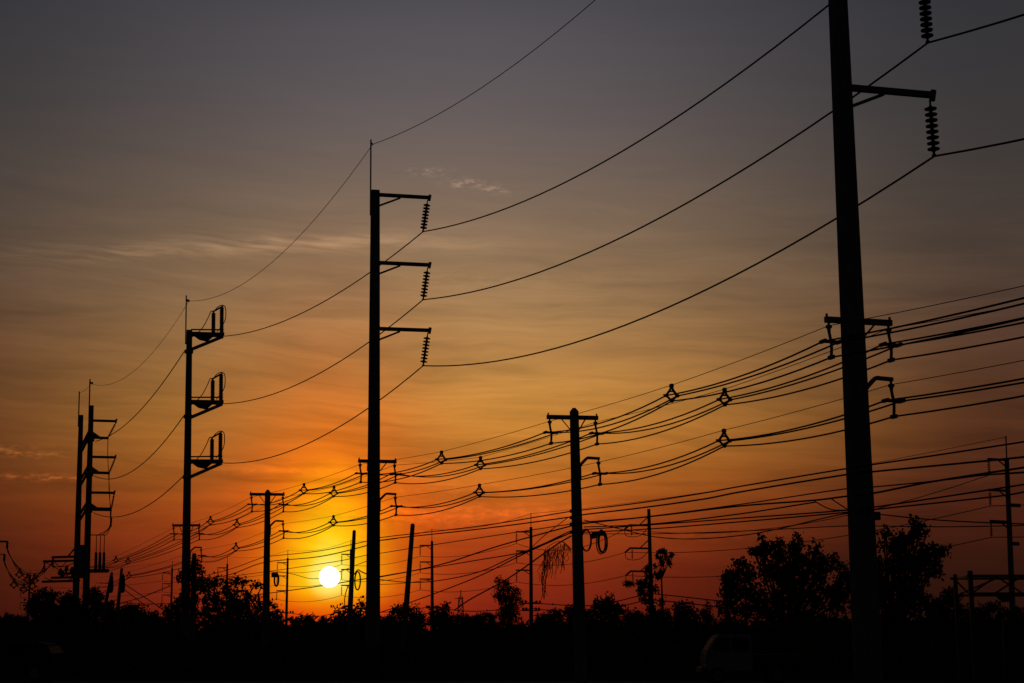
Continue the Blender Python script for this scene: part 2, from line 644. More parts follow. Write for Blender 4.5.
def tall_pole(base, lean, label, pole_w, swing, coff, chalf, arm_len=2.36):
    t = Thing('utility_pole', label, 'utility pole', base, lean, 'utility poles of the near line')
    t.part('shaft', shaft_mb(TOPZ, .565, .355), M['concrete'])
    sp = MB().bar(U * -.20 + Z * (TOPZ - 1.1), U * -.20 + Z * TIPZ, .06, .06)
    sp.bar(U * -.20 + Z * (TIPZ - .12), U * -.10 + Z * (TIPZ - .22), .05, .05)
    sp.bar(U * -.22 + Z * (TOPZ - .9), U * -.05 + Z * (TOPZ - .9), .05, .07)
    sp.bar(U * -.22 + Z * (TOPZ - .3), U * -.05 + Z * (TOPZ - .3), .05, .07)
    t.part('earth_wire_spike', sp, M['steel'])
    seats = []
    for z in ARMZ:
        a = MB().bar(U * .12 + Z * z, U * arm_len + Z * (z + .02), .13, .15)
        a.bar(U * (arm_len - .03) + Z * (z - .12), U * (arm_len + .02) + Z * (z + .14), .1, .12, up=U)
        arm = t.part('arm', a, M['concrete'])
        t.part('brace', MB().bar(U * .12 + Z * (z - .50), U * 1.08 + Z * (z - .08), .065, .075), M['steel'], arm)
        top = U * (arm_len - .09) + Z * (z - .10)
        bot = top - Z * 1.40 + U * swing
        t.part('insulator_string', insulator_mb(top, bot, 8, .15), M['porcelain'])
        seats.append(t.W(bot))
    t.seats = seats
    t.tip = t.W(U * -.12 + Z * (TIPZ - .2))
    t.bundles = crossarm_set(t, CROSSZ, chalf, pole_w, off=coff)
    return t


pole1 = tall_pole(B1, -.004, 'tallest, thickest concrete pole cut off at its top, junction box on its side', .52, .03, .30, .84, 2.39)
pole3 = tall_pole(B3, -.011, 'tall concrete pole with three long arms standing beside the low sun', .52, -.20, .20, .80)

# ---- short poles carrying only the crossarm
def short_pole(base, lean, label, ztop):
    t = Thing('utility_pole', label, 'utility pole', base, lean, 'utility poles of the near line')
    t.part('shaft', shaft_mb(ztop, .385, .265, peak=.12), M['concrete'])
    t.bundles = crossarm_set(t, CROSSZ, .88, .31)
    return t


pole2 = short_pole(B2, -.018, 'short concrete pole with one crossarm and cable coils hung on its side', zat(B2, 411.5))
pole4 = short_pole(B4, -.016, 'short concrete crossarm pole standing between the sun and the leafy tree', zat(B4, 492.0))

# ---- the pole with three equipment platforms
pole5 = Thing('utility_pole', 'tall concrete pole with three platforms carrying upright arresters', 'utility pole', B5, -.024, 'utility poles of the near line')
TOP5 = zat(B5, 330)
pole5.part('shaft', shaft_mb(TOP5, .56, .34), M['concrete'])
TIP5 = zat(B5, 295.5)
sp = MB().bar(U * -.22 + Z * (TOP5 - .9), U * -.22 + Z * TIP5, .07, .07)
sp.bar(U * -.22 + Z * (TIP5 - .3), U * -.02 + Z * (TIP5 - .35), .12, .14)
pole5.part('earth_wire_spike', sp, M['steel'])
pole5.out, pole5.back = [], []
for yb, yl in ((335.5, 351.5), (403.5, 416.5), (463.0, 477.0)):
    z = zat(B5, yb) + .10
    zl = zat(B5, yl)
    e = 2.12
    pf = MB()
    for s in (-.22, .22):
        pf.bar(U * .1 + T * s + Z * z, U * e + T * s + Z * z, .12, .22)
    pf.bar(U * (e - .05) + T * -.27 + Z * (z + .02), U * (e - .05) + T * .27 + Z * (z + .02), .12, .2)
    plat = pole5.part('platform', pf, M['steel'])
    pole5.part('gusset', MB().prism([(.2, -.06), (1.55, -.06), (1.1, -.46), (.62, -.36)], T * -.05 + Z * z, U, Z, T * .1), M['steel'], plat)
    pole5.part('strut', MB().bar(U * .12 + Z * (z - .98), U * (e - .05) + Z * (z - .10), .12, .20), M['steel'], plat)
    pole5.part('rail', MB().bar(U * .1 + Z * (z + .29), U * e + Z * (z + .33), .06, .085), M['steel'], plat)
    for k, (x, hgt) in enumerate(((1.47, 1.38), (1.98, 1.76))):
        base = U * x + Z * (z + .08)
        prof = [(0, .09)]
        nn = 14
        for i in range(nn):
            a = .08 + (hgt - .16) * i / nn
            p = (hgt - .16) / nn
            prof += [(a, .10), (a + p * .3, .135), (a + p * .6, .135), (a + p * .95, .10)]
        prof += [(hgt - .06, .06), (hgt, .05)]
        pole5.part('arrester', MB().lathe(base, Z, prof, 10), M['porcelain'], plat)
    j = MB().tube(catmull([U * .15 + Z * (z - .2), U * .75 + Z * (z + .35), U * 1.15 + Z * (z + 1.1), U * 1.32 + Z * (z + 1.5), U * 1.47 + Z * (z + 1.48), U * 1.7 + Z * (z + 1.75), U * 1.98 + Z * (z + 1.9),
                           U * 2.2 + Z * (z + 1.75), U * 2.2 + Z * (z + 1.0), U * 1.95 + Z * (z + .5), U * 1.7 + Z * (z + .2)], 5), .03, 6)
    pole5.part('jumper', j, M['cable'], plat)
    cl = MB().bar(U * 1.40 + Z * (z + 1.45), U * 2.05 + Z * (z + 1.84), .10, .10)
    pole5.part('bus_bar', cl, M['steel'], plat)
    band = MB().bar(U * -.27 + Z * zl, U * .24 + Z * zl, .44, .2)
    pole5.part('collar', band, M['steel'])
    pole5.out.append(pole5.W(U * (e + .02) + Z * (z - .08)))
    pole5.back.append(pole5.W(U * -.3 + Z * zl))
pole5.tip = pole5.W(U * -.05 + Z * (TIP5 - .35))
pole5.bundles = crossarm_set(pole5, zat(B5, 525), .84, .50)

# ---- twin dead-end poles
pole6 = Thing('utility_pole', 'tall dead-end pole of a twin pair with stacked arms and cable terminations', 'utility pole', B6, -.022, 'utility poles of the near line')
TOP6, TIP6 = zat(B6, 405.5), zat(B6, 379)
pole6.part('shaft', shaft_mb(TOP6, .60, .40), M['concrete'])
pole6.part('earth_wire_spike', MB().bar(U * -.16 + Z * (TOP6 - 1), U * -.16 + Z * TIP6, .09, .09).bar(U * -.16 + Z * (TIP6 - .3), U * .1 + Z * (TIP6 - .35), .14, .14), M['steel'])
pole7 = Thing('utility_pole', 'tall plain rear pole of the twin pair, a spike on its top', 'utility pole', B7, -.022, 'utility poles of the near line')
TOP7, TIP7 = zat(B7, 415), zat(B7, 391.5)
pole7.part('shaft', shaft_mb(TOP7, .62, .38), M['concrete'])
pole7.part('earth_wire_spike', MB().bar(U * -.2 + Z * (TOP7 - 1), U * -.2 + Z * TIP7, .09, .09), M['steel'])
pole6.tip = pole6.W(U * -.05 + Z * (TIP6 - .4))
pole7.tip = pole7.W(U * -.2 + Z * (TIP7 - .1))
px2m = D6 / FPX
arm_tips, low_tips, ends = [], [], []
for yu, yl, xl, thick in ((420.5, 437.5, 1.45, .2), (456.8, 472.5, 1.62, .22), (492.5, 509, 1.85, .30)):
    zu, zl = zat(B6, yu), zat(B6, yl)
    a = MB().bar(U * .1 + Z * zu, U * 2.0 + Z * (zu - .02), .16, .2)
    a.bar(U * 1.98 + Z * (zu - .2), U * 2.06 + Z * (zu + .18), .14, .14, up=U)
    arm = pole6.part('arm', a, M['concrete'])
    b = MB().bar(U * .1 + Z * zl, U * xl + Z * (zl - .03), .2, thick)
    b.prism([(.1, 0), (.9, 0), (.12, .55)], T * -.05 + Z * zl, U, Z, T * .1)
    pole6.part('lower_arm', b, M['concrete'])
    pole6.part('collar', MB().bar(U * -.35 + Z * (zl - .15), U * .32 + Z * (zl - .15), .55, .3), M['steel'])
    tip, low = U * 2.0 + Z * (zu - .12), U * (xl - .05) + Z * zl
    pole6.part('insulator_string', insulator_mb(tip, low, 9, .10), M['porcelain'])
    low_tips.append(low)
    ends.append(pole6.W(U * .42 + Z * (zl - .3)))
    for za, zb in ((zl + .55, zl + .05), (zl + .05, zl - .05)):
        # tie beams across to the rear pole belong to this pole
        q = pole6.L(pole7.W(Z * (za + (B7 - B6).length * 0 - .6)))
        pole6.part('tie_beam', MB().bar(U * -.1 + Z * za, q + U * .1, .16, .2), M['steel'])
# cable risers down to the terminations
zt = zat(B6, 535)
zb = zat(B6, 552)
zc = zat(B6, 571)
pole6.part('termination_arm', MB().bar(U * .1 + Z * zt, U * 1.35 + Z * zt, .07, .08), M['steel'])
for i, low in enumerate(low_tips):
    xr = .70 + .31 * i
    pts = catmull([low, low - Z * 1.5 + U * .02, U * (1.75 + .06 * i) + Z * (zt + 1.4), U * (1.6 + .06 * i) + Z * (zt + .5), U * (xr + .18) + Z * (zt + .05), U * xr + Z * (zt - .03)], 6)
    pole6.part('riser_cable', MB().tube(pts, .03, 6), M['cable'])
    pole6.part('cable_termination', MB().lathe(U * xr + Z * (zt + .02), -Z, [(0, .03), (zt - zb, .035), (zt - zb + .1, .11), (zt - zc - .1, .13), (zt - zc, .08)], 8), M['polymer'])
pole6.part('equipment_platform', MB().bar(U * .1 + Z * zc, U * 1.75 + Z * zc, .5, .28), M['steel'])
pole6.part('control_box', MB().bar(U * -.42 + Z * (zat(B6, 578)), U * -.42 + Z * (zat(B6, 545)), .62, .5), M['steel'])
# side crossarms of the rear pole, reaching the other way, with hangers
V = Vector((-1, 0.12, 0)).normalized()
for k, (yy, x1) in enumerate(((560.3, 2.95), (556.8, 2.2), (573, 1.6), (577.3, 2.2), (580.6, 3.0))):
    z = zat(B7, yy)
    o = -T * (.35 if k % 2 else -.35)
    pole7.part('side_arm', MB().bar(o + Z * z - V * .3, o + V * x1 + Z * z, .17, .2), M['concrete'])
    if k < 2:
        pole7.part('hanger', insulator_mb(o + V * (x1 - .1) + Z * z, o + V * (x1 - .15) + Z * (z - .95), 4, .12), M['polymer'])
for k, (x, yy) in enumerate(((.5, 570.5), (.95, 568.5), (1.3, 574), (.35, 574.5), (1.5, 571.5))):
    z = zat(B7, yy)
    pole7.part('cutout', MB().lathe(V * x + Z * (z - .3) - T * .3, Vector((.2, 0, 1)), [(0, .06), (.1, .14), (.3, .16), (.5, .12), (.62, .05)], 8), M['porcelain'])
zj = zat(B7, 563)
for k, (xa, xb, dz_, sg) in enumerate(((.3, 2.7, 0, .35), (.2, 2.0, -.35, .3), (.4, 1.7, -.8, .25), (.2, 2.8, -1.25, .3), (.9, 2.0, .2, .5))):
    q_ = T * (.25 * (k % 3) - .25)
    pole7.part('jumper', MB().tube(para(V * xa + q_ + Z * (zj + dz_), V * xb + q_ + Z * (zj + dz_ + .1), sg, 12), .035, 5), M['cable'])
pole7.part('diagonal_brace', MB().bar(V * .85 + Z * zat(B7, 557), Z * zat(B7, 544) - V * .1, .1, .12), M['steel'])

# ------------------------------------------------------------------ conductors of the tall line
off = pole1.seats[0] - pole3.seats[0]
vir = B1 + (B1 - B3)                                    # the next pole stands out of view behind the photographer's shoulder
PH = ['top', 'middle', 'lowest']
FITR = [(568.7, 180.6), (649.5, 223.3), (649.5, 315.4)]
FITM = [(307.5, 310.4), (307.5, 379.6), (307.5, 443.7)]
FITL = [(137.8, 413), (137.8, 467.4), (133.8, 512.7)]
for i in range(3):
    a, b, c = pole1.seats[i], pole3.seats[i], pole5.out[i]
    v = a + (vir - B1)
    pts = para(v, a, fit(v, a, 1020, (-100, 16, 140)[i]) if i else 1.1, 26)[:-1]
    s = fit(a, b, *FITR[i])
    pts += para(a, b, s, 26)[:-1]
    s = fit(b, c, *FITM[i])
    pts += para(b, c, s, 22)
    cable('conductor', pts, .026, M['wire'], f'{PH[i]} of three bare conductors hung from the long arms, running to the platform pole', 'power line', 'conductors of the tall line', 7)
    a, b = pole5.back[i], ends[i]
    cable('conductor', para(a, b, fit(a, b, *FITL[i]), 22), .030, M['wire'], f'{PH[i]} of three slack conductors between the platform pole and the twin poles', 'power line', 'conductors of the tall line', 7)
v = pole1.tip + (vir - B1)
pts = para(v, pole1.tip, .8, 16)[:-1]
pts += para(pole1.tip, pole3.tip, fit(pole1.tip, pole3.tip, 594, 1), 22)[:-1]
pts += para(pole3.tip, pole5.tip, fit(pole3.tip, pole5.tip, 307.5, 227.4), 22)[:-1]
pts += para(pole5.tip, pole6.tip, fit(pole5.tip, pole6.tip, 137.8, 367.8), 20)[:-1]
pts += para(pole6.tip, pole7.tip, .15, 8)
cable('earth_wire', pts, .014, M['wire'], 'thin earth wire slung between the spikes on top of the tall poles', 'power line')

# ------------------------------------------------------------------ covered cable bundles with spacers
# far end of the bundles: the line turns away at the twin poles
Btail = P(-9, 637, 150.0); Btail.z = 0
pole8 = Thing('utility_pole', 'distant crossarm pole mostly hidden at the edge beyond the twin poles', 'utility pole', Btail, 0, 'utility poles of the near line')
z8 = zat(Btail, 541.5)
pole8.part('shaft', shaft_mb(z8 + .3, .34, .24), M['concrete'])
pole8.part('crossarm', MB().bar(Z * z8 - Vector((1.5, 0, 0)), Z * z8 + Vector((1.05, 0, 0)), .15, .18), M['concrete'])

pole8.part('hanger', MB().lathe(Vector((.95, .2, z8)), Z * -1, [(0, .06), (.1, .13), (.3, .09), (.45, .13), (.75, .06)], 8), M['polymer'])
pole8.part('hanger', MB().lathe(Vector((.75, .2, z8 - 1.2)), Z * -1, [(0, .06), (.1, .13), (.3, .09), (.45, .13), (.75, .06)], 8), M['polymer'])
pole8.part('side_bracket', MB().bar(Z * (z8 - 1.2), Vector((.8, .2, z8 - 1.2)), .07, .08), M['steel'])
px_s = {
    'far_side': [(671.5, 387), (441.5, 453), (304, 485), (210.5, 517.5), (116, 557)],
    'arm_side': [(724.5, 391), (480.5, 458.5), (334, 488), (237, 520.5), (128, 558.5)],
    'bracket': [(724, 432), (479.5, 486), (333.5, 517), (236, 544), (129, 572.5)],
}
BN = {'far_side': 'crossarm end away from the long arms', 'arm_side': 'crossarm end beneath the long arms', 'bracket': 'bent side bracket below the crossarm'}
SN = {'far_side': 'plain-side upper bundle', 'arm_side': 'arm-side upper bundle', 'bracket': 'lower bracket bundle'}
SPAN = ['thickest pole to coil pole', 'coil pole to three-arm pole', 'three-arm pole to pole beside sun', 'pole beside sun to platform pole', 'platform pole to twin poles']


def spacer_mb():
    mb = MB()
    u, z = U, Z
    mb.ball(Vector((0, 0, .03)), .085)
    mb.bar(-T * .06 + Z * .07, T * .06 + Z * .07, .1, .07)
    for s in (-1, 1):
        mb.bar(Z * 0, u * .085 * s - z * .14, .05, .07)
        mb.bar(u * .085 * s - z * .14, u * .19 * s - z * .29, .058, .075)
        mb.bar(u * .19 * s - z * .29, -z * .46, .05, .065)
        mb.bar(u * .19 * s - z * .29 - T * .06, u * .19 * s - z * .29 + T * .06, .11, .10)
        mb.bar(u * .19 * s - z * .29, u * .29 * s - z * .27, .05, .05)
    mb.bar(u * -.085 - z * .14, u * .085 - z * .14, .05, .06)
    mb.bar(-z * .46 - T * .06, -z * .46 + T * .06, .1, .11)
    return mb


def seats_at(top):
    return [top + Z * .05, top - U * .16 - Z * .243, top + U * .16 - Z * .243, top - Z * .39]


spacer0 = None
for bn, spx in px_s.items():
    poles = [pole1, pole2, pole3, pole4, pole5]
    pst = [p.bundles[bn] for p in poles]
    # next supports out of view on the viewer's side, and on the twin poles
    first = [s + (B1 - B2) * 1.0 - Z * ((-.1, .3, .3, .5)[3 - w_] * (1 if w_ != 3 else -1) if bn == 'bracket' else (1.1, .62, .62, .55)[w_]) for w_, s in enumerate(pst[0])]
    o6 = pst[4][0] - B5
    last = [s - B5 + B6 - Z * .55 for s in pst[4]]
    pst = [first] + pst + [last]
    runs = [[], [], [], []]
    for k in range(len(pst) - 1):
        a, b = pst[k], pst[k + 1]
        if k == 0:
            for w in range(4):
                runs[w] += para(b[w], a[w], .12 if w == 0 else .22, 12)[::-1][:-1]
            continue
        px, py = spx[k - 1]
        # point on the upright plane through both messenger seats
        d = ray(px, py)
        pd = (b[0] - a[0]); nrm = Vector((pd.y, -pd.x, 0))
        c0 = Vector((0, 0, EYE))
        top = c0 + d * ((a[0] - c0).dot(nrm) / d.dot(nrm))
        sp = seats_at(top)
        for w in range(4):
            sg = (.03, .03) if w == 0 else (.13 + .03 * (w % 2), .26 - .03 * (w % 2))
            runs[w] += para(a[w], sp[w], sg[0], 12)[:-1] + para(sp[w], b[w], sg[1], 12)[:-1]
        if spacer0 is None:
            spacer0 = spacer_mb().build('cable_spacer', M['polymer'])
            so_ = spacer0
        else:
            so_ = spacer0.copy()
            COL.objects.link(so_)
        so_.location = top
        so_.scale = (.84, .84, .84)
        tag(so_, f'diamond spacer on the {SN[bn]}, {SPAN[k - 1]}', 'cable spacer', 'diamond spacers on the cable bundles')
    for w in range(4):
        runs[w].append(pst[-1][w])
        what = ('thin messenger wire', 'covered cable in the outer slot', 'covered cable in the inner slot', 'covered cable in the bottom slot')[w]
        cable('messenger_wire' if w == 0 else 'covered_cable', runs[w], .009 if w == 0 else .0215, M['cable'], f'{what} hung along the {BN[bn]}', 'power cable', 'cables of the three bundles', 6)

# slack tail of the bundles beyond the twin poles
ta, tb = pole7.W(V * 2.85 + Z * (zat(B7, 562) - .3)), pole8.W(Z * (z8 - 1.95) + U * .8)
tc_, td_ = pole7.W(V * 2.1 + Z * (zat(B7, 558) - .3)), pole8.W(Z * (z8 - .75) + U * 1.0)
tails = [('upper', tc_, td_, (22, 572), (.35, .5, .68)), ('lower', ta, tb, (23, 585), (.25, .45, .7))]
for nm, a, b, q, ts in tails:
    s = fit(a, b, *q)
    pts = para(a, b, s, 24)
    cable('covered_cable', pts, .04, M['cable'], f'{nm} of two sagging cables between the twin poles and the distant edge pole', 'power cable', 'cables of the three bundles')
    for k_, ds in enumerate((-.35, .45)):
        cable('covered_cable', para(a + Z * (.25 * (k_ - .5)), b + Z * (.3 * (k_ - .5)), s + ds, 24), .03, M['cable'], f'{("tauter", "slacker")[k_]} companion of the {nm} sagging cable beyond the twin poles', 'power cable', 'cables of the three bundles')
    for j, t_ in enumerate(ts):
        p = a.lerp(b, t_) - Z * (4 * s * t_ * (1 - t_))
        so_ = spacer0.copy()
        COL.objects.link(so_)
        so_.location = p
        so_.scale = (1.5, 1.5, 1.5)
        tag(so_, f'small cable spacer, {("first", "second", "third")[j]} from the twin poles on the {nm} sagging cable', 'cable spacer', 'diamond spacers on the cable bundles')

# ------------------------------------------------------------------ communication cables strung lower on the poles
COMM = [
    (.022, 'uppermost low cable crossing the thickest pole, long and nearly straight',
     [(1024, 441.8), (947, 453.6), (872, 464.7), (844, 469), (740, 486.4), (704, 493), (640, 502.8), (584, 509.8), (571, 511.3), (480, 526), (380, 537.6), (367.5, 541), (320, 550.8), (272, 556), (264, 557), (232, 568.6), (204, 576)]),
    (.026, 'thick low cable just under the uppermost one at the pole with coils',
     [(1024, 457), (985, 461), (872, 471.8), (844, 475), (740, 492), (704, 499), (640, 508), (584, 514.6), (571, 517), (480, 529), (380, 540.4), (367, 545.5), (320, 556.5), (264, 562.5), (232, 574), (207, 579)]),
    (.018, 'thin low cable attached at the coil height of the short pole',
     [(1024, 472), (985, 475), (940, 480.5), (873, 487), (844, 489), (740, 504.4), (640, 517.4), (584, 522), (571, 524), (519.5, 531.8), (434, 544.7), (380, 553.3), (367, 555), (340, 560.8), (290, 568.4), (264, 572), (231, 576.5), (208, 581)]),
    (.026, 'thick low cable sinking to the sun beside the tall three-arm pole',
     [(1024, 467.5), (930, 482), (873, 493.3), (843, 496.7), (815, 500.2), (740, 506), (655, 516), (584, 523.5), (571, 526), (499.5, 545.7), (440, 564.7), (380, 577), (367, 578.5), (320, 586), (266, 593.5), (200, 600), (164, 604), (122, 603)]),
    (.021, 'thick low cable dropping steeply between the two front crossarm poles',
     [(1024, 484.5), (985, 490.5), (875, 507), (844, 510.5), (740, 518.2), (655, 524.5), (584, 529.6), (571, 531), (527, 550.7), (480, 559.7), (380, 576.4), (367, 579.5)]),
    (.021, 'low cable with a deep belly between the coil pole and the three-arm pole',
     [(1024, 492), (1000, 496), (875, 509.4), (844, 512.6), (740, 521.8), (652, 528.8), (584, 532.4), (571, 533), (515.5, 555.7), (480, 571.6), (440, 580.4), (410, 582.4), (380, 579.6)]),
    (.017, 'slack cable sagging below its neighbours before the big leafy tree',
     [(1024, 524), (985, 522.6), (930, 519.5), (880, 514.4), (873, 513.6), (844, 514), (780, 528.5), (740, 535.6), (690, 539), (655, 536.8), (623.5, 529.8), (584, 520)]),
    (.014, 'lowest thin cable running level across the thickest pole',
     [(1024, 525.4), (1000, 526), (940, 526.8), (875, 526), (844, 526), (740, 531.2), (655, 533.8), (584, 534), (571, 536)]),
    (.022, 'straight cable slanting down from the coil pole to the bushes',
     [(573, 531.8), (527, 552.4), (475.6, 577.6), (410, 602.5), (380, 612.5)]),
    (.026, 'steepest cable falling from the coil pole past the lattice tower',
     [(571, 536), (555, 545.7), (509.5, 577.6), (470, 599.5), (454, 610.5)]),
    (.014, 'thin steep stay from the coil pole to the small cable fan',
     [(568, 517.5), (545, 535), (527, 551), (500, 566)]),
    (.016, 'loose cable tail branching off beside the thickest pole, longer loop', [(815, 501.5), (826, 507.5), (834, 510), (846, 510)]),
    (.016, 'loose cable tail branching off close against the thickest pole', [(831, 498.6), (839, 504), (847, 509)]),
    (.021, 'branch cable leaving the loose tails toward the pole with vines', [(815, 502.2), (739, 514), (652, 524), (584, 527)]),
    (.014, 'thin cable passing just below the sun', [(380, 584.5), (400, 583.5)] + [(430, 580)]),
    (.016, 'thin sloping cable across the glow left by the short pole beside the sun', [(367, 561), (317.7, 578.5), (290, 573.5), (264, 571)]),
]
for i, (r, lab, pts) in enumerate(COMM):
    lab = lab.replace('the glow left by', 'the glow beside')
    cable('communication_cable', catmull([PL(x, y, -.25 + .04 * (i % 3)) for x, y in pts], 6), r * .86, M['cable'], lab, 'cable', 'communication cables low on the poles')

# clamps where the cables meet the coil pole
for t, lst in ((pole2, (511, 517.5, 524, 532)),):
    for y in lst:
        p = t.L(PL(572.5, y, -.2))
        t.part('cable_clamp', MB().bar(p - T * .1, p + T * .1, .12, .1), M['steel'])
# far-off stays by the leaning poles
STAY = [('far stay wire crossing down from the twin-pole side to the hedge', [(124, 583.7), (163, 609.6)]), ('shorter far stay wire beside the dark leaning pole', [(122, 588), (146, 606)]),
        ('far sloping service wire between the leaning poles and the thin far pole', [(110, 606), (140, 598), (170, 586)])]
for lab, pts in STAY:
    cable('stay_wire', [PL(x, y, .5) for x, y in pts], .03, M['cable'], lab, 'cable', 'stay wires behind the twin poles')


# ------------------------------------------------------------------ second line of poles, farther off and parallel
def second_pole(px_base, D, label, y_tip, y_top, arms, arm_px, ins_px, lean=-.014, wt=.24, wb=.40, low=None, kind='string'):
    b = P(px_base, 637, D); b.z = 0
    t = Thing('utility_pole', label, 'utility pole', b, lean, 'utility poles of the far line')
    zt = zat(b, y_top)
    t.part('shaft', shaft_mb(zt, wb, wt), M['concrete'])
    if y_tip:
        t.part('earth_wire_spike', MB().bar(Z * (zt - .2), Z * zat(b, y_tip), .12, .12), M['steel'])
        t.tip = t.W(Z * (zat(b, y_tip) - .1))
    m = D / FPX
    t.seats = []
    for y in arms:
        z = zat(b, y)
        L = arm_px * m
        if kind == 'string':
            arm = t.part('arm', MB().bar(U * -.1 + Z * z, -U * L + Z * z, .2, .24), M['concrete'])
            t.part('brace', MB().bar(U * -.1 + Z * (z - .7), -U * L * .5 + Z * z, .1, .12), M['steel'], arm)
            top = -U * (L - .1) + Z * (z - .1)
            bot = top - Z * ins_px * m
            t.part('insulator_string', insulator_mb(top, bot, 7, .17), M['porcelain'])
            t.seats.append(t.W(bot))
        else:
            a = MB().bar(Z * z, -U * L * .8 + Z * (z + .05), .22, .26)
            a.bar(-U * L * .8 + Z * (z + .05), -U * L + Z * (z - .55), .22, .24)
            arm = t.part('arm', a, M['concrete'])
            t.part('strut', MB().bar(-U * L * .42 + Z * z, -U * .1 + Z * (z + 1.25), .12, .14), M['steel'], arm)
            bot = -U * L * .72 + Z * (z - 1.5)
            t.part('insulator_string', insulator_mb(-U * L * .72 + Z * z, bot, 7, .13), M['porcelain'])
            j = catmull([-U * L + Z * (z - .6), -U * L * .97 + Z * (z - 1.35), -U * L * .72 + Z * (z - 1.62), -U * L * .35 + Z * (z - 1.35), -U * .1 + Z * (z - .2)], 5)
            t.part('jumper', MB().tube(j, .05, 5), M['cable'])
            t.seats.append(t.W(-U * L + Z * (z - .55)))
    for y, half in (low or ()):
        z = zat(b, y)
        lo = t.part('low_crossarm', MB().bar(-U * half * m + Z * z, U * half * m + Z * z, .16, .2), M['concrete'])
        for s in (-.9, -.55, .55, .9):
            t.part('pin_insulator', MB().lathe(U * half * m * s + Z * (z + .08), Z, [(0, .08), (.1, .2), (.3, .2), (.42, .08)], 8), M['porcelain'], lo)
    return t


far = []
q1 = second_pole(1013.3, 159, 'far-line pole rising behind the steel gantry, short stubs on its far side', 436, 458, (460, 490.8, 521.8), 21.5, 15, lean=.020, wb=.56, wt=.40)
for y, x in ((505, 13), (543.5, 10)):
    z = zat(B := Vector((q1.o.location.x, q1.o.location.y, 0)), y)
    q1.part('stub_arm', MB().bar(U * .1 + Z * z, U * x * 159 / FPX + Z * z, .25, .36), M['concrete'])
q2 = second_pole(652.5, 224, 'far-line pole overgrown with creeper, three bent arms', None, 509, (525.5, 548.5, 571.5), 26, 0, lean=-.012, wt=.42, wb=.62, kind='bent')
q3 = second_pole(531.2, 257, 'far-line pole beside the feathery tree and hanging dry vine', 513, 527, (532, 551.2, 570.3), 15.5, 11, low=((603.5, 10), (610.5, 9)), lean=0, wt=.42, wb=.62)
q4 = second_pole(432.5, 295, 'far-line pole between the leaning bare pole and the lattice tower', 529, 541, (545.5, 562, 579), 12.5, 10, low=((608, 6),), wt=.42, wb=.66)
q5 = second_pole(350.5, 331, 'far-line pole hidden behind the bare pole with a cable ring', 540, 550, (554.3, 569.5, 585.3), 9.5, 9.5, wt=.40, wb=.6)
q6 = second_pole(286, 367, 'thin far-line pole just beside the sun', 550, 558, (562.8, 576, 590.7), 10.5, 8, low=((613, 7),), lean=-.004, wt=.44, wb=.66)
q7 = second_pole(226, 394, 'thin far-line pole rising out of the round leafy tree', 556, 564, (567.8, 580, 593), 9.5, 7.5, wt=.44, wb=.66)
q8 = second_pole(170.5, 420, 'thin far-line pole between the twin poles and the platform pole', 561, 567.5, (573, 583.7, 595), 9.5, 7.5, wt=.44, wb=.66)
q9 = second_pole(27.5, 470, 'smallest far-line pole standing in the hedge beyond the twin poles', 570, 574.5, (580, 590.5, 602.5), 8.5, 6.5, wt=.5, wb=.7)
qs = [q1, q2, q3, q4, q5, q6, q7, q8, q9]
for i in range(3):
    pts = []
    a = q1.seats[i]
    v = a + Vector((30, -62, 0))
    pts += para(v, a, 1.0, 10)[:-1]
    sg = (2.6, 2.4, .9, .9, .9, .8, .8, .9)
    for k in range(8):
        a, b = qs[k].seats[i], qs[k + 1].seats[i]
        s = sg[k]
        if k == 1:
            s = fit(a, b, 585.7, (546, 562, 583.5)[i])
        if k == 0:
            s = fit(a, b, 740, (531.5, 549, 575.5)[i])
        pts += para(a, b, s, 14)[:-1]
    pts.append(qs[8].seats[i])
    cable('conductor', pts, [.045] * len(pts), M['wire'], f'{PH[i]} of the three distant conductors strung along the far-line poles', 'power line', 'conductors of the far line', 5)
F0 = Vector((q3.o.location.x, q3.o.location.y, 0))
TF = (Vector((q6.o.location.x, q6.o.location.y, 0)) - Vector((q1.o.location.x, q1.o.location.y, 0))).normalized()
UF = Vector((TF.y, -TF.x, 0))


def PF(px, py):
    d = ray(px, py)
    c = Vector((0, 0, EYE))
    return c + d * ((F0 - c).dot(UF) / d.dot(UF))


LOW = [(720, 601), (660, 594.5), (648, 594), (618, 601), (595, 605), (575, 605.7), (541, 603.6), (531, 602.5), (496, 610), (464, 611), (440, 608), (431, 607), (390, 612), (350, 611), (337.6, 612.6), (315.7, 616.5), (290, 613), (285, 612), (250, 614.5), (226, 613)]
for nm, dy_ in (('upper', 0), ('lower', 6.0)):
    cable('distribution_wire', catmull([PF(x, y + dy_) for x, y in LOW], 5), .075, M['cable'], f'{nm} of two faint wires low on the far-line poles just over the trees', 'power line', 'low wires of the far line', 5)
pts = []
tips = [q.tip for q in (q1, q3, q4, q5, q6, q7, q8, q9)]
for a, b in zip(tips, tips[1:]):
    pts += para(a, b, .9, 12)[:-1]
cable('earth_wire', pts + [tips[-1]], .03, M['wire'], 'hair-thin distant earth wire along the spikes of the far-line poles', 'power line')

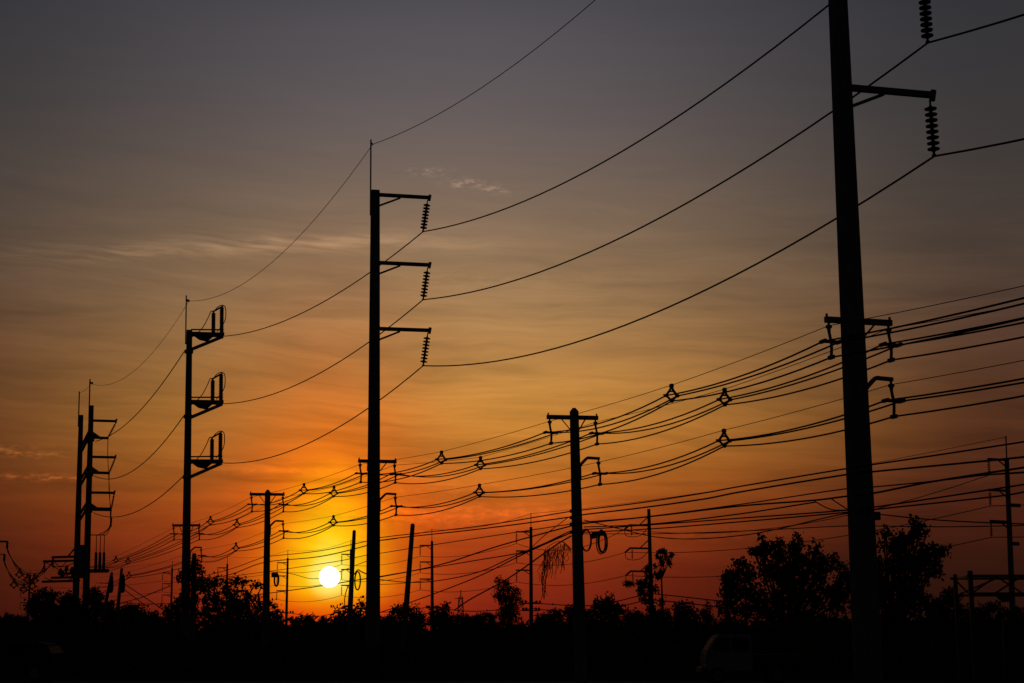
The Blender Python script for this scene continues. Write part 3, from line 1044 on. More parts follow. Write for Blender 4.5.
# lattice tower far off
lt = Thing('lattice_tower', 'tiny far steel lattice tower between the thin pole and the feathery tree', 'pylon', (0, 0, 0))
LD = 900.0
lb = P(460.5, 637, LD); lb.z = 0
lt.o.location = lb
h_ = zat(lb, 590)
leg = []
zl0, zl1 = 0.0, zat(lb, 597)
W0, W1 = 2.4, 1.0
for sx in (-1, 1):
    for sy in (-1, 1):
        lt.part('leg', MB().bar(Vector((sx * W0, sy * W0, 0)), Vector((sx * W1, sy * W1, zl1)), .5, .5), M['steel'])
n_ = 9
for fx in range(4):
    mb = MB()
    cs = [(-1, -1), (1, -1), (1, 1), (-1, 1)]
    a, b = cs[fx], cs[(fx + 1) % 4]
    for k in range(n_):
        t0, t1 = k / n_, (k + 1) / n_
        w0, w1 = W0 + (W1 - W0) * t0, W0 + (W1 - W0) * t1
        mb.bar(Vector((a[0] * w0, a[1] * w0, zl1 * t0)), Vector((b[0] * w1, b[1] * w1, zl1 * t1)), .25, .25)
        mb.bar(Vector((b[0] * w0, b[1] * w0, zl1 * t0)), Vector((a[0] * w1, a[1] * w1, zl1 * t1)), .25, .25)
        mb.bar(Vector((a[0] * w1, a[1] * w1, zl1 * t1)), Vector((b[0] * w1, b[1] * w1, zl1 * t1)), .2, .2)
    lt.part('lattice', mb, M['steel'])
lt.part('mast', MB().bar(Z * (zl1 - .5), Z * h_, .5, .5), M['steel'])
lt.part('arm', MB().bar(Vector((-3.4, 0, zat(lb, 598.5))), Vector((1.4, 0, zat(lb, 598.5))), .4, .4), M['steel'])

# ------------------------------------------------------------------ bare round poles
def bare_pole(px0, py0, px1, py1, D, r0, r1, label, group='bare poles without arms'):
    top, bot = P(px1, py1, D), P(px0, py0, D)
    d = top - bot
    bot = bot - d * ((bot.z + .2) / d.z)
    t = Thing('bare_pole', label, 'pole', Vector((bot.x, bot.y, 0)), 0, group)
    a, b = t.L(bot), t.L(top)
    L = (b - a).length
    t.part('shaft', MB().lathe(a, b - a, [(0, r0), (L * .5, (r0 + r1) / 2), (L - r1 * .8, r1), (L - r1 * .25, r1 * .8), (L, r1 * .35)], 14), M['concrete'], smooth=True)
    return t


bp1 = bare_pole(349.3, 625, 354.3, 530, 76, .17, .085, 'bare upright pole with a cable ring beside the sun')
bp2 = bare_pole(405.6, 615, 412.8, 523.5, 68, .15, .095, 'bare pole leaning steeply over the bushes')


def ring_mb(c, rx, rz, r, ax, turns=1, spread=0.0, seed=0):
    mb = MB()
    rg = random.Random(seed)
    for k in range(turns):
        k1, k2 = 1 + rg.uniform(-.10, .08) * (turns > 1), 1 + rg.uniform(-.08, .08) * (turns > 1)
        o = Vector(c) + Vector((ax.y, -ax.x, 0)) * (spread * (k - (turns - 1) / 2)) + Z * rg.uniform(-.03, .03)
        mb.tube([o + ax * (math.cos(2 * math.pi * j / 28) * rx * k1) + Z * (math.sin(2 * math.pi * j / 28) * rz * k2) for j in range(28)], r, 6, closed=True)
    return mb


def coil(px, py, D, rx_px, rz_px, r, label, turns=1, spread=.05, seed=0, parts=None, ax=None):
    m = D / FPX
    c = P(px, py, D)
    t = Thing('cable_coil', label, 'cable coil', c, 0, 'spare cable coils hung on poles')
    ax = ax or Vector((1, 0, 0))
    t.part('loop', ring_mb((0, 0, 0), rx_px * m, rz_px * m, r, ax, turns, spread, seed), M['cable'])
    return t


XA = Vector((.85, .5, 0)).normalized()
c1 = coil(586.3, 540.5, D2, 6.0, 10.3, .022, 'single open cable loop half behind the short crossarm pole', 2, .03, 1, ax=XA)
c2 = coil(602, 541.5, D2, 4.9, 10.6, .020, 'thick oval cable coil beside the short crossarm pole, many turns', 4, .05, 2, ax=XA)
m2 = D2 / FPX
hb = MB().bar(Vector((-10 * m2, 0, 7.2 * m2)), Vector((3 * m2, 0, 7.4 * m2)), .10, .12)
hb.bar(Vector((-10.5 * m2, 0, 5 * m2)), Vector((-6 * m2, 0, 6 * m2)), .16, .17)
c2.part('hanger', hb, M['steel'])
c3 = coil(276.5, 579.5, D4, 2.2, 6.0, .04, 'narrow cable coil on a box beside the sunlit short pole', 3, .05, 3)
m4 = D4 / FPX
c3.part('mounting_box', MB().bar(Vector((-5.0 * m4, 0, 4.5 * m4)), Vector((1.0 * m4, 0, 4.5 * m4)), .2, .24), M['steel'])
c4 = coil(357.6, 580.6, 76, 2.9, 9.6, .036, 'oval cable ring hanging on the bare upright pole', 2, .04, 4)
c4.part('tail', MB().tube(catmull([Vector((-3.4, 0, 6)) * .0486, Vector((0, 0, 10.5)) * .0486, Vector((4, 0, 8.5)) * .0486, Vector((10, 0, 6)) * .0486], 5), .03, 5), M['cable'])
cable('loose_cable', catmull([P(x, y, 75.5) for x, y in ((348.6, 585), (346, 592), (344.6, 600), (345.2, 609))], 5), .025, M['cable'], 'loose cable dangling down beside the bare upright pole', 'cable')

# junction box on the thickest pole
jb = MB()
jp = pole1.L(PL(876.5, 516, .45))
jb.bar(jp - U * .12, jp + U * .06, .16, .18)
pole1.part('junction_box', jb, M['polymer'])
pole1.part('bracket', MB().bar(jp - Z * .05 - U * .25, jp - Z * .05 - U * .08, .06, .06), M['steel'])

# leaning poles with a hung splice bundle, behind the twin poles
for (x0, y0, x1, y1, lab, bx) in ((104, 612, 112, 572, 'slim leaning pole with a fat hanging cable bundle, twin-pole side', 111.3), (117.5, 612, 121.8, 568, 'stouter leaning pole with a fat hanging cable bundle, away from the twin poles', 123.0)):
    t = bare_pole(x0, y0, x1, y1, 112, .17, .10, lab, 'leaning poles with cable bundles')
    a, b = t.L(P(bx - .6, 593, 111.6)), t.L(P(bx + .6, 574, 111.6))
    L = (b - a).length
    t.part('cable_bundle', MB().lathe(a, b - a, [(0, .06), (.1, .15), (L * .3, .17), (L * .6, .14), (L * .85, .1), (L, .04)], 9), M['cable'])

# small pole beside the platform pole, wrapped in creeper
bp3 = bare_pole(193.0, 625, 194.2, 553, 93, .20, .13, 'stubby creeper-clad pole close beside the platform pole')


# ------------------------------------------------------------------ vegetation
def leaf_quads(c, n_, spread, size, flat=0.35, seed_dir=None):
    """numpy: n leaves scattered round centres c (k,3) -> verts, faces"""
    k = len(c)
    idx = rng.integers(0, k, n_)
    p = np.asarray(c)[idx] + rng.normal(0, 1, (n_, 3)) * spread
    d = rng.normal(0, 1, (n_, 3)); d[:, 2] -= .35
    d /= np.linalg.norm(d, axis=1)[:, None]
    e = rng.normal(0, 1, (n_, 3))
    s = np.cross(d, e); s /= np.linalg.norm(s, axis=1)[:, None] + 1e-9
    L = size * rng.uniform(.6, 1.35, (n_, 1))
    w = L * rng.uniform(.45, .7, (n_, 1))
    v = np.stack([p - d * L / 2, p + s * w / 2 - d * L * .05, p + d * L / 2, p - s * w / 2 - d * L * .05], 1).reshape(-1, 3)
    f = np.arange(n_ * 4).reshape(-1, 4)
    return v, f


def crown_obj(name, v, f, mat):
    me = bpy.data.meshes.new(name)
    me.from_pydata(v.tolist(), [], f.tolist())
    me.materials.append(mat)
    me.update()
    o = bpy.data.objects.new(name, me)
    COL.objects.link(o)
    return o


def tree(name, label, cat, D, base_px, blobs, leaf=.2, dens=1.0, group=None, mat='leaf', trunk_r=.12, clump=.32, depth=.8, limbs=True, fork_f=.75, skirt=True):
    """blobs: (cx, cy, rx, ry) in pixels as the crown shows, given real size at distance D"""
    m = D / FPX
    b = P(base_px, 637, D); b.z = 0
    t = Thing(name, label, cat, b, 0, group)
    allc = []
    trunk = MB()
    cen = []
    for (cx, cy, rx, ry) in blobs:
        c = t.L(P(cx, cy, D)) + Vector((0, rng.uniform(-.5, .5) * depth * rx * m, 0))
        cen.append((c, rx * m, ry * m))
    if skirt:
        x0, x1 = min(q[0] - q[2] * .8 for q in blobs), max(q[0] + q[2] * .8 for q in blobs)
        k = max(1, int((x1 - x0) / 14))
        for i in range(k):
            cx = x0 + (x1 - x0) * (i + .5) / k
            cen.append((t.L(P(cx, 627 + rng.uniform(-3, 2), D)), (x1 - x0) / k * .75 * m, rng.uniform(7, 11) * m))
    ztop = max(c.z for c, _, _ in cen)
    zmin = min(c.z for c, _, _ in cen)
    fork = Vector((rng.uniform(-.1, .1), 0, max(.3, zmin * fork_f)))
    trunk.tube([Vector((0, 0, -.2)), fork * .5 + Vector((rng.uniform(-.06, .06), 0, 0)), fork], [trunk_r * 1.25, trunk_r, trunk_r * .8], 8)
    tot_v, tot_f, nb = [], [], 0
    for c, rx, ry in cen:
        if limbs:
            mid = fork.lerp(c, .55) + Vector((rng.uniform(-.15, .15), rng.uniform(-.15, .15), rng.uniform(0, .25))) * rx
            trunk.tube(catmull([fork, mid, c], 4), list(np.linspace(trunk_r * .55, trunk_r * .14, 9)), 6)
        vol = rx * ry
        # clump centres on twigs inside the ellipsoid, biased to its shell
        nc = int(max(5, 10 * vol / (clump * clump)) * .55)
        q = rng.normal(0, 1, (nc, 3))
        q /= np.linalg.norm(q, axis=1)[:, None]
        q *= rng.uniform(.15, 1.0, (nc, 1)) ** .45
        q = q * np.array([rx, rx * depth, ry]) + np.array(c)
        if limbs:
            for k in range(min(nc, 14)):
                e = Vector(q[k])
                trunk.tube([c.lerp(fork, .15), c.lerp(e, .6) + Z * .05 * ry, e], [trunk_r * .16, trunk_r * .1, trunk_r * .05], 4)
        nl = int(nc * 33 * dens)
        v, f = leaf_quads(q, nl, clump * .42, leaf)
        tot_v.append(v); tot_f.append(f + nb); nb += len(v)
    t.part('trunk', trunk, M['bark'])
    o = crown_obj('crown', np.vstack(tot_v), np.vstack(tot_f), M[mat])
    o.parent = t.o
    return t


# big broad-leaved tree
tree('broadleaf_tree', 'big broad-leaved tree with lumpy crown between the thickest pole and the creeper-clad pole', 'tree', 80, 785,
     [(735, 588, 17, 17), (745, 574, 14, 14), (762, 555, 12, 12), (763, 541, 4.5, 5), (776, 551, 10, 12), (790, 560, 16, 20), (798, 545, 8, 9), (799, 538, 3, 4), (782, 580, 24, 22), (812, 560, 9, 13), (815, 548, 5, 6),
      (822, 566, 9, 15), (812, 590, 18, 20), (834, 562, 5, 9), (842, 578, 9, 16), (836, 600, 12, 18), (760, 604, 24, 18), (728, 608, 12, 12), (795, 612, 30, 18), (850, 595, 8, 16), (727, 575, 5, 6), (737, 566, 4, 6), (755, 553, 4, 5)],
     leaf=.21, dens=.5, trunk_r=.17, clump=.30)
tree('broadleaf_tree', 'ragged tree behind the thickest pole, its top under the junction box', 'tree', 72, 892,
     [(885, 533, 6, 5), (893, 545, 10, 10), (903, 535, 8, 9), (915, 531, 6, 8), (914, 523, 6, 4.5), (921, 527, 5, 5), (927, 532, 3, 2.5), (908, 552, 15, 13), (928, 553, 10, 11), (940, 551, 8, 6), (945, 550, 4, 4), (920, 570, 13, 14), (896, 565, 14, 14),
      (884, 545, 5, 4), (905, 590, 18, 15), (935, 568, 6, 8), (915, 605, 20, 16), (882, 600, 10, 20), (879, 572, 7, 14), (885, 585, 9, 12)],
     leaf=.20, dens=.58, trunk_r=.15, clump=.28)
tree('shrub', 'dark shrub with rounded head at the foot of the ragged tree', 'shrub', 70, 947, [(948, 596, 6, 7), (950, 591, 5, 5), (942, 606, 9, 10), (955, 606, 9, 10), (935, 612, 10, 12)], leaf=.16, trunk_r=.05, group='shrubs along the verge', clump=.26)
tree('shrub', 'low weedy shrub beneath the steel gantry', 'shrub', 66, 985, [(970, 612, 9, 9), (982, 615, 8, 8), (994, 609, 5, 7), (996, 606, 3, 4), (1005, 618, 8, 8), (1018, 616, 8, 9)], leaf=.14, trunk_r=.04, group='shrubs along the verge', clump=.26)
tree('feathery_tree', 'slender feathery tree beside the steep cable, narrow ragged top', 'tree', 120, 508,
     [(497, 584, 4, 5), (503, 590, 8, 8), (510, 594, 9, 8), (498, 598, 6, 5), (514, 602, 8, 7), (506, 606, 8, 8), (504, 617, 9, 9), (513, 614, 9, 10)], leaf=.17, dens=1.0, trunk_r=.14, clump=.36, mat='leaf_dry')
tree('small_tree', 'small open tree close beside the thin pole near the lattice tower', 'tree', 150, 439, [(444, 606, 4, 4.5), (440, 612, 6, 5), (447, 611, 4, 5), (436, 618, 6, 6), (447, 619, 5, 4), (441, 624, 8, 6), (451, 621, 2.5, 2)], leaf=.30, dens=.7, trunk_r=.12, clump=.42)
tree('round_tree', 'rounded tree at the foot of the leaning bare pole', 'tree', 130, 405, [(397, 612, 8, 7), (404, 611, 7, 6), (413, 613, 8, 7), (420, 619, 7, 7), (390, 621, 7, 7), (408, 623, 14, 8)], leaf=.24, dens=.8, trunk_r=.14, clump=.4)
tree('round_tree', 'sparse tree at the foot of the bare pole with cable ring', 'tree', 100, 350, [(338, 613, 6, 5), (345, 610, 5, 5), (361, 606, 6, 5), (367, 608, 4, 4), (356, 612, 9, 7), (338, 621, 9, 7), (352, 623, 16, 8), (368, 621, 8, 7), (330, 620, 4, 4)], leaf=.22, dens=.55, trunk_r=.10, clump=.36)
tree('conifer', 'tiny pointed tree on the skyline beneath the sun', 'tree', 260, 322.5, [(322.5, 620, 1.4, 3.5), (322.5, 624, 2.6, 3), (322, 629, 5, 4)], leaf=.3, trunk_r=.12, clump=.4)
tree('leafy_tree', 'round leafy tree with open edges between the platform pole and the sun', 'tree', 105, 232,
     [(206, 588, 7, 8), (212, 580, 7, 5), (222, 585, 7, 6), (235, 580, 7, 3.5), (244, 583, 7, 3.5), (254, 585, 6, 2.5), (262, 587, 4.5, 2.5), (231, 592, 9, 6), (248, 594, 6, 3.5), (256, 598, 6, 3), (241, 602, 7, 4), (214, 602, 12, 11), (232, 612, 16, 11), (255, 606, 8, 5), (268, 605, 6, 3), (275, 606, 4, 3),
      (272, 612, 6, 4), (255, 617, 12, 8), (210, 616, 12, 9), (274, 620, 7, 6), (240, 605, 12, 10)],
     leaf=.25, dens=.5, trunk_r=.15, clump=.34)
tree('shrub', 'scrubby growth below the thin pole in front of the twin-pole hedge', 'shrub', 108, 178, [(170, 612, 7, 6), (166, 606, 4, 3), (178, 606, 7, 7), (184, 603, 6, 8), (190, 612, 9, 9), (180, 620, 14, 8), (160, 621, 8, 6)], leaf=.25, dens=.6, trunk_r=.06, group='shrubs along the verge', clump=.36)
tree('broadleaf_tree', 'dark spreading tree behind the twin poles with frond-like branches', 'tree', 118, 68,
     [(33, 594, 6, 2.5), (42, 592, 7, 3.5), (37, 599, 7, 4), (51, 597, 8, 6), (66, 598, 8, 6), (92, 597, 7, 7), (98, 603, 8, 9), (33, 606, 6, 5), (48, 608, 13, 9), (72, 609, 17, 10), (95, 614, 16, 10), (38, 616, 14, 9), (60, 617, 22, 12)],
     leaf=.26, dens=1.1, trunk_r=.2, clump=.40)
tree('round_tree', 'low domed tree between the leaning bundle poles and the far stay wires', 'tree', 135, 132, [(124, 611, 6, 6), (131, 609, 7, 6), (139, 612, 8, 7), (148, 618, 8, 6), (120, 618, 8, 8), (135, 621, 16, 8), (156, 622, 6, 5), (112, 610, 5, 8)], leaf=.3, dens=.8, trunk_r=.14, clump=.45)
tree('round_tree', 'broad low tree mass behind the short crossarm pole, rounded clumps on top', 'tree', 115, 585,
     [(545, 619, 11, 6), (556, 614, 9, 5), (566, 612, 8, 4), (575, 613, 8, 5), (592, 612, 8, 6), (600, 604, 7, 6), (612, 601, 7, 5), (606, 607, 10, 7), (618, 605, 6, 6), (622, 612, 10, 6), (636, 616, 9, 5), (560, 622, 22, 8), (600, 621, 30, 10), (640, 622, 14, 7)], leaf=.25, dens=.8, trunk_r=.16, clump=.42)
tree('shrub', 'pointed dark shrub right of the creeper-clad pole'.replace('right of', 'just past'), 'shrub', 84, 683, [(684, 606, 6, 5), (679, 611, 7, 6), (689, 613, 7, 7), (683, 620, 10, 8)], leaf=.18, dens=.8, trunk_r=.06, group='shrubs along the verge', clump=.28)
tree('small_tree', 'thin misty young tree between the dark shrub and the big broad-leaved tree', 'tree', 170, 708, [(707, 608, 4, 6), (710, 614, 6, 6), (704, 617, 6, 6), (709, 622, 8, 6)], leaf=.22, dens=.5, trunk_r=.08, clump=.4, mat='leaf_dry')
tree('round_tree', 'low dark dome of foliage at the foot of the smallest far-line pole', 'tree', 140, 14, [(4, 624, 8, 5), (13, 622, 8, 5), (22, 621, 6, 5), (10, 630, 16, 6)], leaf=.3, trunk_r=.1, clump=.42)
tree('round_tree', 'lumpy bush-like tree on the skyline just past the tall three-arm pole', 'tree', 160, 384, [(380, 623, 5, 5), (387, 625, 6, 4), (383, 630, 10, 5)], leaf=.3, trunk_r=.1, clump=.42)
tree('round_tree', 'low tree on the skyline between the sun pole and the pointed tree', 'tree', 190, 305, [(297, 629, 6, 3), (308, 626, 6, 4), (313, 625, 5, 4), (303, 632, 14, 4)], leaf=.35, trunk_r=.1, clump=.5)
tree('shrub', 'low clump of shrubs on the skyline by the lattice tower', 'shrub', 170, 468, [(466, 626, 7, 4), (474, 627, 6, 4), (456, 628, 6, 4), (479, 628, 3, 3), (488, 629, 6, 4)], leaf=.3, trunk_r=.06, group='shrubs along the verge', clump=.42)
# sapling with ring-shaped tufts by the creeper-clad pole
tree('sapling', 'skinny sapling with curled tufts on top beside the creeper-clad pole', 'sapling', 62, 661.5,
     [(667, 551, 4.0, 1.3), (671.5, 554.5, 1.7, 3.2), (668.5, 558, 3.2, 1.2), (664.8, 555, 1.4, 2.6), (660, 552.5, 3.4, 1.4), (657, 556, 1.6, 2.6), (661, 558, 2.4, 1.2), (668.5, 563.5, 2.4, 2.6), (661.5, 563.5, 2.2, 2.2), (656, 566, 1.8, 1.6), (662, 572, 2.0, 2.0), (658, 577, 1.8, 1.8)],
     leaf=.095, dens=1.2, trunk_r=.04, clump=.11, fork_f=.98, skirt=False)
tree('shrub', 'leafy shrub growing at the foot of the skinny sapling', 'shrub', 63, 662, [(661, 602, 2.5, 4), (659, 613, 5, 6), (666, 619, 5, 8), (655, 621, 6, 7)], leaf=.13, trunk_r=.04, clump=.2, group='shrubs along the verge')


def creeper(label, D, blobs, leaf, dens, clump, group='creepers on poles'):
    m = D / FPX
    c0 = P(blobs[0][0], blobs[0][1], D)
    vs, fs, nb = [], [], 0
    for cx, cy, rx, ry in blobs:
        c = P(cx, cy, D) - c0
        vol = rx * ry * m * m
        nc = int(max(4, 6 * vol / clump ** 2))
        q = rng.normal(0, 1, (nc, 3)); q /= np.linalg.norm(q, axis=1)[:, None]
        q = q * (rng.uniform(.1, 1, (nc, 1)) ** .5) * np.array([rx * m, min(rx * m, .6), ry * m]) + np.array(c)
        v, f = leaf_quads(q, int(nc * 22 * dens), clump * .4, leaf)
        vs.append(v); fs.append(f + nb); nb += len(v)
    o = crown_obj('creeper', np.vstack(vs), np.vstack(fs), M['leaf'])
    o.location = c0
    tag(o, label, 'climbing plant', group)
    return o


creeper('leafy creeper clinging to the far-line pole with bent arms', 222.5, [(646, 571, 4, 3), (643, 587, 6, 7), (650, 586, 4, 8), (657, 574, 4, 3), (640, 590, 4, 4), (655, 588, 3, 4), (646, 597, 6, 6), (627, 583, 2.5, 2), (631, 584, 2, 2), (650, 608, 5, 10), (648, 580, 3, 6)], .45, .75, .6)
creeper('shaggy creeper drooping over the stubby pole beside the platform pole', 92.4, [(194, 563, 2.5, 4), (197, 570, 4.5, 6), (192, 572, 4, 8), (200, 579, 5, 7), (194, 585, 8, 9), (180, 575, 2, 6), (203, 587, 3, 5), (190, 600, 10, 12)], .22, .75, .3)

# dry vine hanging from the low cables
hv = MB()
rg = random.Random(3)
for k in range(60):
    x0 = rg.choice((rg.gauss(547, 2.2), rg.gauss(555, 3.0), rg.gauss(562, 2.5), rg.uniform(543, 567)))
    x0 = min(max(x0, 542), 568)
    y0 = 549.5 - (x0 - 545) * .34 + rg.uniform(-1, 3)
    ln = (52 if 542 < x0 < 550 else 34 if x0 < 560 else 26) * rg.uniform(.25, 1.0) ** .8
    x1 = x0 + rg.uniform(-4, 2) - (2 if x0 < 556 else 0)
    pts = [(x0, y0), (x0 + rg.uniform(-2, 2), y0 + ln * .3), (x1 + rg.uniform(-2.5, 2.5), y0 + ln * .6), (x1 + rg.uniform(-2, 2), y0 + ln * .8), (x1 + rg.uniform(-1.5, 1.5), y0 + ln)]
    hv.tube(catmull([P(a, b, 52.0 + rg.uniform(-.3, .3)) for a, b in pts], 4), .004 + .006 * rg.random(), 4)
for k in range(3):
    hv.tube(catmull([P(a, b, 52.0) for a, b in ((546, 548), (553, 543.5), (560, 541.5), (566, 544), (571, 549 + k * 2))], 4), .010, 4)
tag(hv.build('hanging_vine', M['bark']), 'dry stringy vine dangling from the low cables beside the short crossarm pole', 'plant')

# ------------------------------------------------------------------ steel gantry by the roadside
gt = Thing('steel_gantry', 'open steel frame gantry with braced top beams beside a far-line pole', 'gantry', (0, 0, 0))
GD = 47.0
gb = P(973.5, 637, GD); gb.z = 0
gt.o.location = gb
gt.M = Matrix.Translation(gb); gt.I = gt.M.inverted()
g_top, g_low = zat(gb, 574.8), zat(gb, 593.5)
mg = GD / FPX
GX, GY = Vector((1, 0, 0)), Vector((.15, 2.0, 0))
span = 3.2
for o, wd, ex in ((Vector((0, 0, 0)), .13, .12), (GX * span, .13, .12), (GY * 1.1 + GX * 0, .11, .1), (GX * (span * .97) + GY * 1.1, .11, .1)):
    gt.part('post', MB().bar(o - Z * .2, o + Z * (g_top + ex), wd, wd), M['rust'])
for o, a, b in ((Vector((0, 0, 0)), -.1, span + .4), (GY * 1.1, -.15, span + .2)):
    gt.part('top_beam', MB().bar(o + GX * a + Z * (g_top - .03), o + GX * b + Z * (g_top - .03), .07, .075), M['rust'])
    gt.part('lower_beam', MB().bar(o + GX * (a + .15) + Z * g_low, o + GX * b + Z * g_low, .065, .07), M['rust'])
for x in (0, span):
    gt.part('cross_beam', MB().bar(GX * x + Z * (g_top - .05), GX * x * .97 + GY * 1.1 + Z * (g_top - .05), .07, .08), M['rust'])
for a, b in ((.05, .75), (.75, 1.5)):
    gt.part('diagonal', MB().bar(GX * a * 1.0 + Z * (g_low + .03), GX * b + Z * (g_top - .06), .04, .05), M['rust'])
    gt.part('diagonal', MB().bar(GX * (a + .75) + Z * (g_top - .06) + GY * .01, GX * (b + .75) + Z * (g_low + .03) + GY * .01, .035, .045), M['rust'])
gt.part('diagonal', MB().bar(GX * .1 + GY * 1.09 + Z * (g_low + .03), GX * 1.2 + GY * 1.09 + Z * (g_top - .06), .04, .05), M['rust'])
gt.part('diagonal', MB().bar(GX * -.02 + GY * 1.09 + Z * (g_top - .06), GX * .42 + GY * 1.09 + Z * (g_low + .03), .04, .05), M['rust'])
gt.part('hook_plate', MB().prism([(0, 0), (.45, 0), (.45, -.18), (.2, -.2)], GX * .7 + Z * (g_low - .06) - GY * .02, GX, Z, GY * .03), M['rust'])
bare_pole(1003.3, 637, 1003.0, 609, 58, .05, .04, 'short thin post standing in weeds under the steel gantry', None)


# ------------------------------------------------------------------ vehicles on the dark road
def wheel(t, c, r, w):
    tyre = t.part('wheel', MB().lathe(Vector(c) - Vector((0, w / 2, 0)), (0, 1, 0), [(0, r * .8), (.02, r * .95), (.05, r), (w - .05, r), (w - .02, r * .95), (w, r * .8)], 24), M['rubber'])
    t.part('rim', MB().lathe(Vector(c) - Vector((0, w / 2 + .012, 0)), (0, 1, 0), [(0, r * .2), (.01, r * .58), (.05, r * .64), (w, r * .64), (w + .024, r * .5)], 18), M['steel'], tyre)


def vehicle(name, label, loc, outline, width, mat, windows, wheels, lights, wr=.36, bed=None, tumble=.10, zs=.95):
    t = Thing(name, label, name.split('_')[-1] if name != 'pickup_truck' else 'pickup truck', loc)
    rings = []
    for y, ins in ((-width / 2, .0), (-width / 2 + .06, 0.0), (width / 2 - .06, 0.0), (width / 2, .0)):
        s = 1.0
        ring = []
        for x, z in outline:
            yy = y
            if z > zs:
                yy = y * (1 - tumble * (z - zs) / .7)
            e = .04 if abs(y) > width / 2 - .01 else 0
            ring.append(Vector((x * (1 - e * .12), yy, z - (e * .5 if z > zs else 0))))
        rings.append(ring)
    t.part('body', MB().loft(rings), M[mat])
    for nm, poly, side in windows:
        for sgn in ((-1, 1) if side == 'sides' else (0,)):
            if side == 'sides':
                mb = MB()
                r1 = []
                for x, z in poly:
                    y = (width / 2 * (1 - tumble * max(0, z - zs) / .7) + .006) * sgn
                    r1.append(Vector((x, y, z)))
                r2 = [p - Vector((0, .03 * sgn, 0)) for p in r1]
                mb.loft([r1, r2] if sgn < 0 else [r2, r1])
                t.part('side_window', mb, M['glass'])
            else:
                (xa, za), (xb, zb) = poly
                d = Vector((zb - za, 0, -(xb - xa))).normalized()
                if side == 'front' and d.x > 0 or side == 'rear' and d.x < 0:
                    d = -d
                wa = width * .5 * (1 - tumble * max(0, za - zs) / .7) - .10
                wb = width * .5 * (1 - tumble * max(0, zb - zs) / .7) - .10
                r1 = [Vector((xa, -wa, za)), Vector((xa, wa, za)), Vector((xb, wb, zb)), Vector((xb, -wb, zb))]
                t.part('windscreen' if side == 'front' else 'rear_window', MB().loft([[p + d * .008 for p in r1], [p - d * .03 for p in r1]]), M['glass'])
    for x in wheels:
        for s in (-1, 1):
            wheel(t, (x, s * (width / 2 - .10), wr), wr, .24)
    xf, zf, xr, zr = lights
    for s in (-1, 1):
        t.part('headlight', MB().bar(Vector((xf - .02, s * width * .36, zf)), Vector((xf + .10, s * width * .36, zf)), .30, .15), M['lamp_lens'])
        t.part('tail_light', MB().bar(Vector((xr - .10, s * width * .42, zr)), Vector((xr + .02, s * width * .42, zr)), .14, .30), M['red_lens'])
        t.part('door_mirror', MB().bar(Vector((-.62 if bed else -.55, s * (width / 2 - .02), 1.08)), Vector((-.62 if bed else -.55, s * (width / 2 + .2), 1.12)), .10, .16), M[mat])
    t.part('bumper', MB().bar(Vector((xf - .06, -width * .46, .48)), Vector((xf - .06, width * .46, .48)), .16, .2), M['polymer'])
    return t


pk = P(723.5, 637, 56.0)
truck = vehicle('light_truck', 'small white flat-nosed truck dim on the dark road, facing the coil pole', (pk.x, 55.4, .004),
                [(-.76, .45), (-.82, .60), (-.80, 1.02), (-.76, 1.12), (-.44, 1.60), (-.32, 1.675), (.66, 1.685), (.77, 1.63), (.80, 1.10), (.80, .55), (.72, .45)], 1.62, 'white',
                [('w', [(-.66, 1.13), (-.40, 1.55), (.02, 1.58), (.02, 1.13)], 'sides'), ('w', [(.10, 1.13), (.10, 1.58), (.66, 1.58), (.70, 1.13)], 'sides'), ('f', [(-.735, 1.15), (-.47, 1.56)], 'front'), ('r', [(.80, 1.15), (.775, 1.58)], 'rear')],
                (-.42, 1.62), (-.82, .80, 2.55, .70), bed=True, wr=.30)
bed = MB().bar(Vector((.84, 0, .80)), Vector((2.55, 0, .80)), 1.60, .40)
bed.bar(Vector((.6, 0, .52)), Vector((2.5, 0, .52)), .8, .16)
truck.part('cargo_bed', bed, M['dark_paint'])
ck = P(40, 637, 57.0)
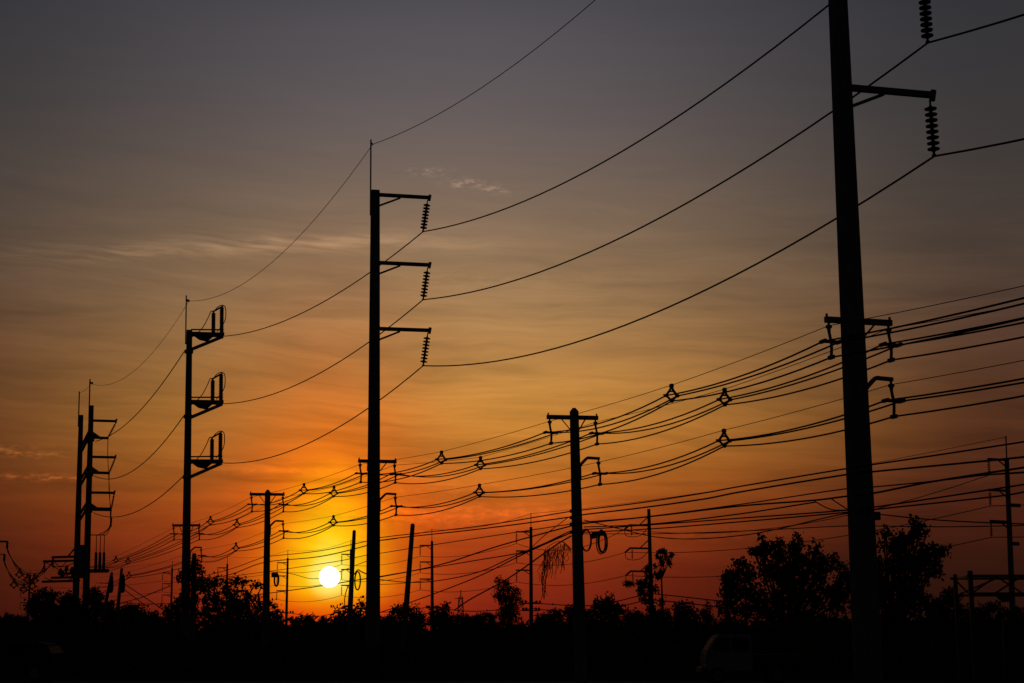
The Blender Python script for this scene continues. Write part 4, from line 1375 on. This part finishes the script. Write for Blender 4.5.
vehicle('parked_car', 'dark car with a faint glint on its roof under the spreading tree', (ck.x - 1.2, 57.6, .004),
        [(-2.0, .40), (-2.05, .60), (-1.95, .86), (-1.15, .98), (-.55, 1.38), (-.1, 1.45), (1.1, 1.43), (1.5, 1.32), (1.72, .95), (1.78, .6), (1.70, .38)], 1.7, 'dark_paint',
        [('w', [(-.95, 1.0), (-.48, 1.33), (.05, 1.38), (.05, 1.0)], 'sides'), ('w', [(.11, 1.0), (.11, 1.38), (1.0, 1.36), (1.3, 1.05)], 'sides'), ('f', [(-1.10, 1.02), (-.58, 1.36)], 'front'), ('r', [(1.68, 1.02), (1.53, 1.27)], 'rear')],
        (-1.25, 1.15), (-2.02, .70, 1.76, .80), wr=.31, zs=.9)

# ------------------------------------------------------------------ undergrowth and the far woods
def band(name, label, x0f, x1f, y0, y1, n_, hfun, leaf, mat, group=None):
    """dense weeds: leaves scattered over ground between two depths"""
    Y = rng.uniform(y0, y1, n_)
    X = rng.uniform(x0f, x1f, n_) * Y
    H = np.array([hfun(x, y) for x, y in zip(X, Y)]) * rng.uniform(0, 1, n_) ** .7
    c = np.stack([X, Y, H], 1)
    d = rng.normal(0, .5, (n_, 3)); d[:, 2] += 1
    d /= np.linalg.norm(d, axis=1)[:, None]
    e = rng.normal(0, 1, (n_, 3))
    s = np.cross(d, e); s /= np.linalg.norm(s, axis=1)[:, None]
    L = leaf * rng.uniform(.6, 1.5, (n_, 1)) * (Y / y0)[:, None] ** .5
    w = L * .4
    v = np.stack([c - d * L / 2, c + s * w / 2, c + d * L / 2, c - s * w / 2], 1).reshape(-1, 3)
    o = crown_obj(name, v, np.arange(n_ * 4).reshape(-1, 4), M[mat])
    tag(o, label, None, None, 'stuff')
    return o


def nz(x, s, k):
    return .5 + .5 * math.sin(x * s + k) * math.sin(x * s * .37 + 1.7 * k) * math.cos(x * s * 1.9 + .6 * k)


band('undergrowth', 'dark roadside weeds and scrub in front of the trees', -.40, .40, 60.5, 84, 26000, lambda x, y: .5 + 1.0 * nz(x, .8, y * .05), .30, 'leaf')
band('undergrowth', 'dark scrub under the tree crowns', -.40, .40, 84, 135, 26000, lambda x, y: 1.2 + 2.6 * max(0, nz(x, .35, y * .03) - .3) ** 1.2, .5, 'leaf')
band('far_woods', 'far-off dark woods along the skyline', -.42, .42, 190, 330, 30000, lambda x, y: 1.9 + 5.2 * max(0, nz(x, .10, y * .013) - .35) ** 1.3 + .8 * nz(x, .5, y * .02), 1.0, 'leaf')
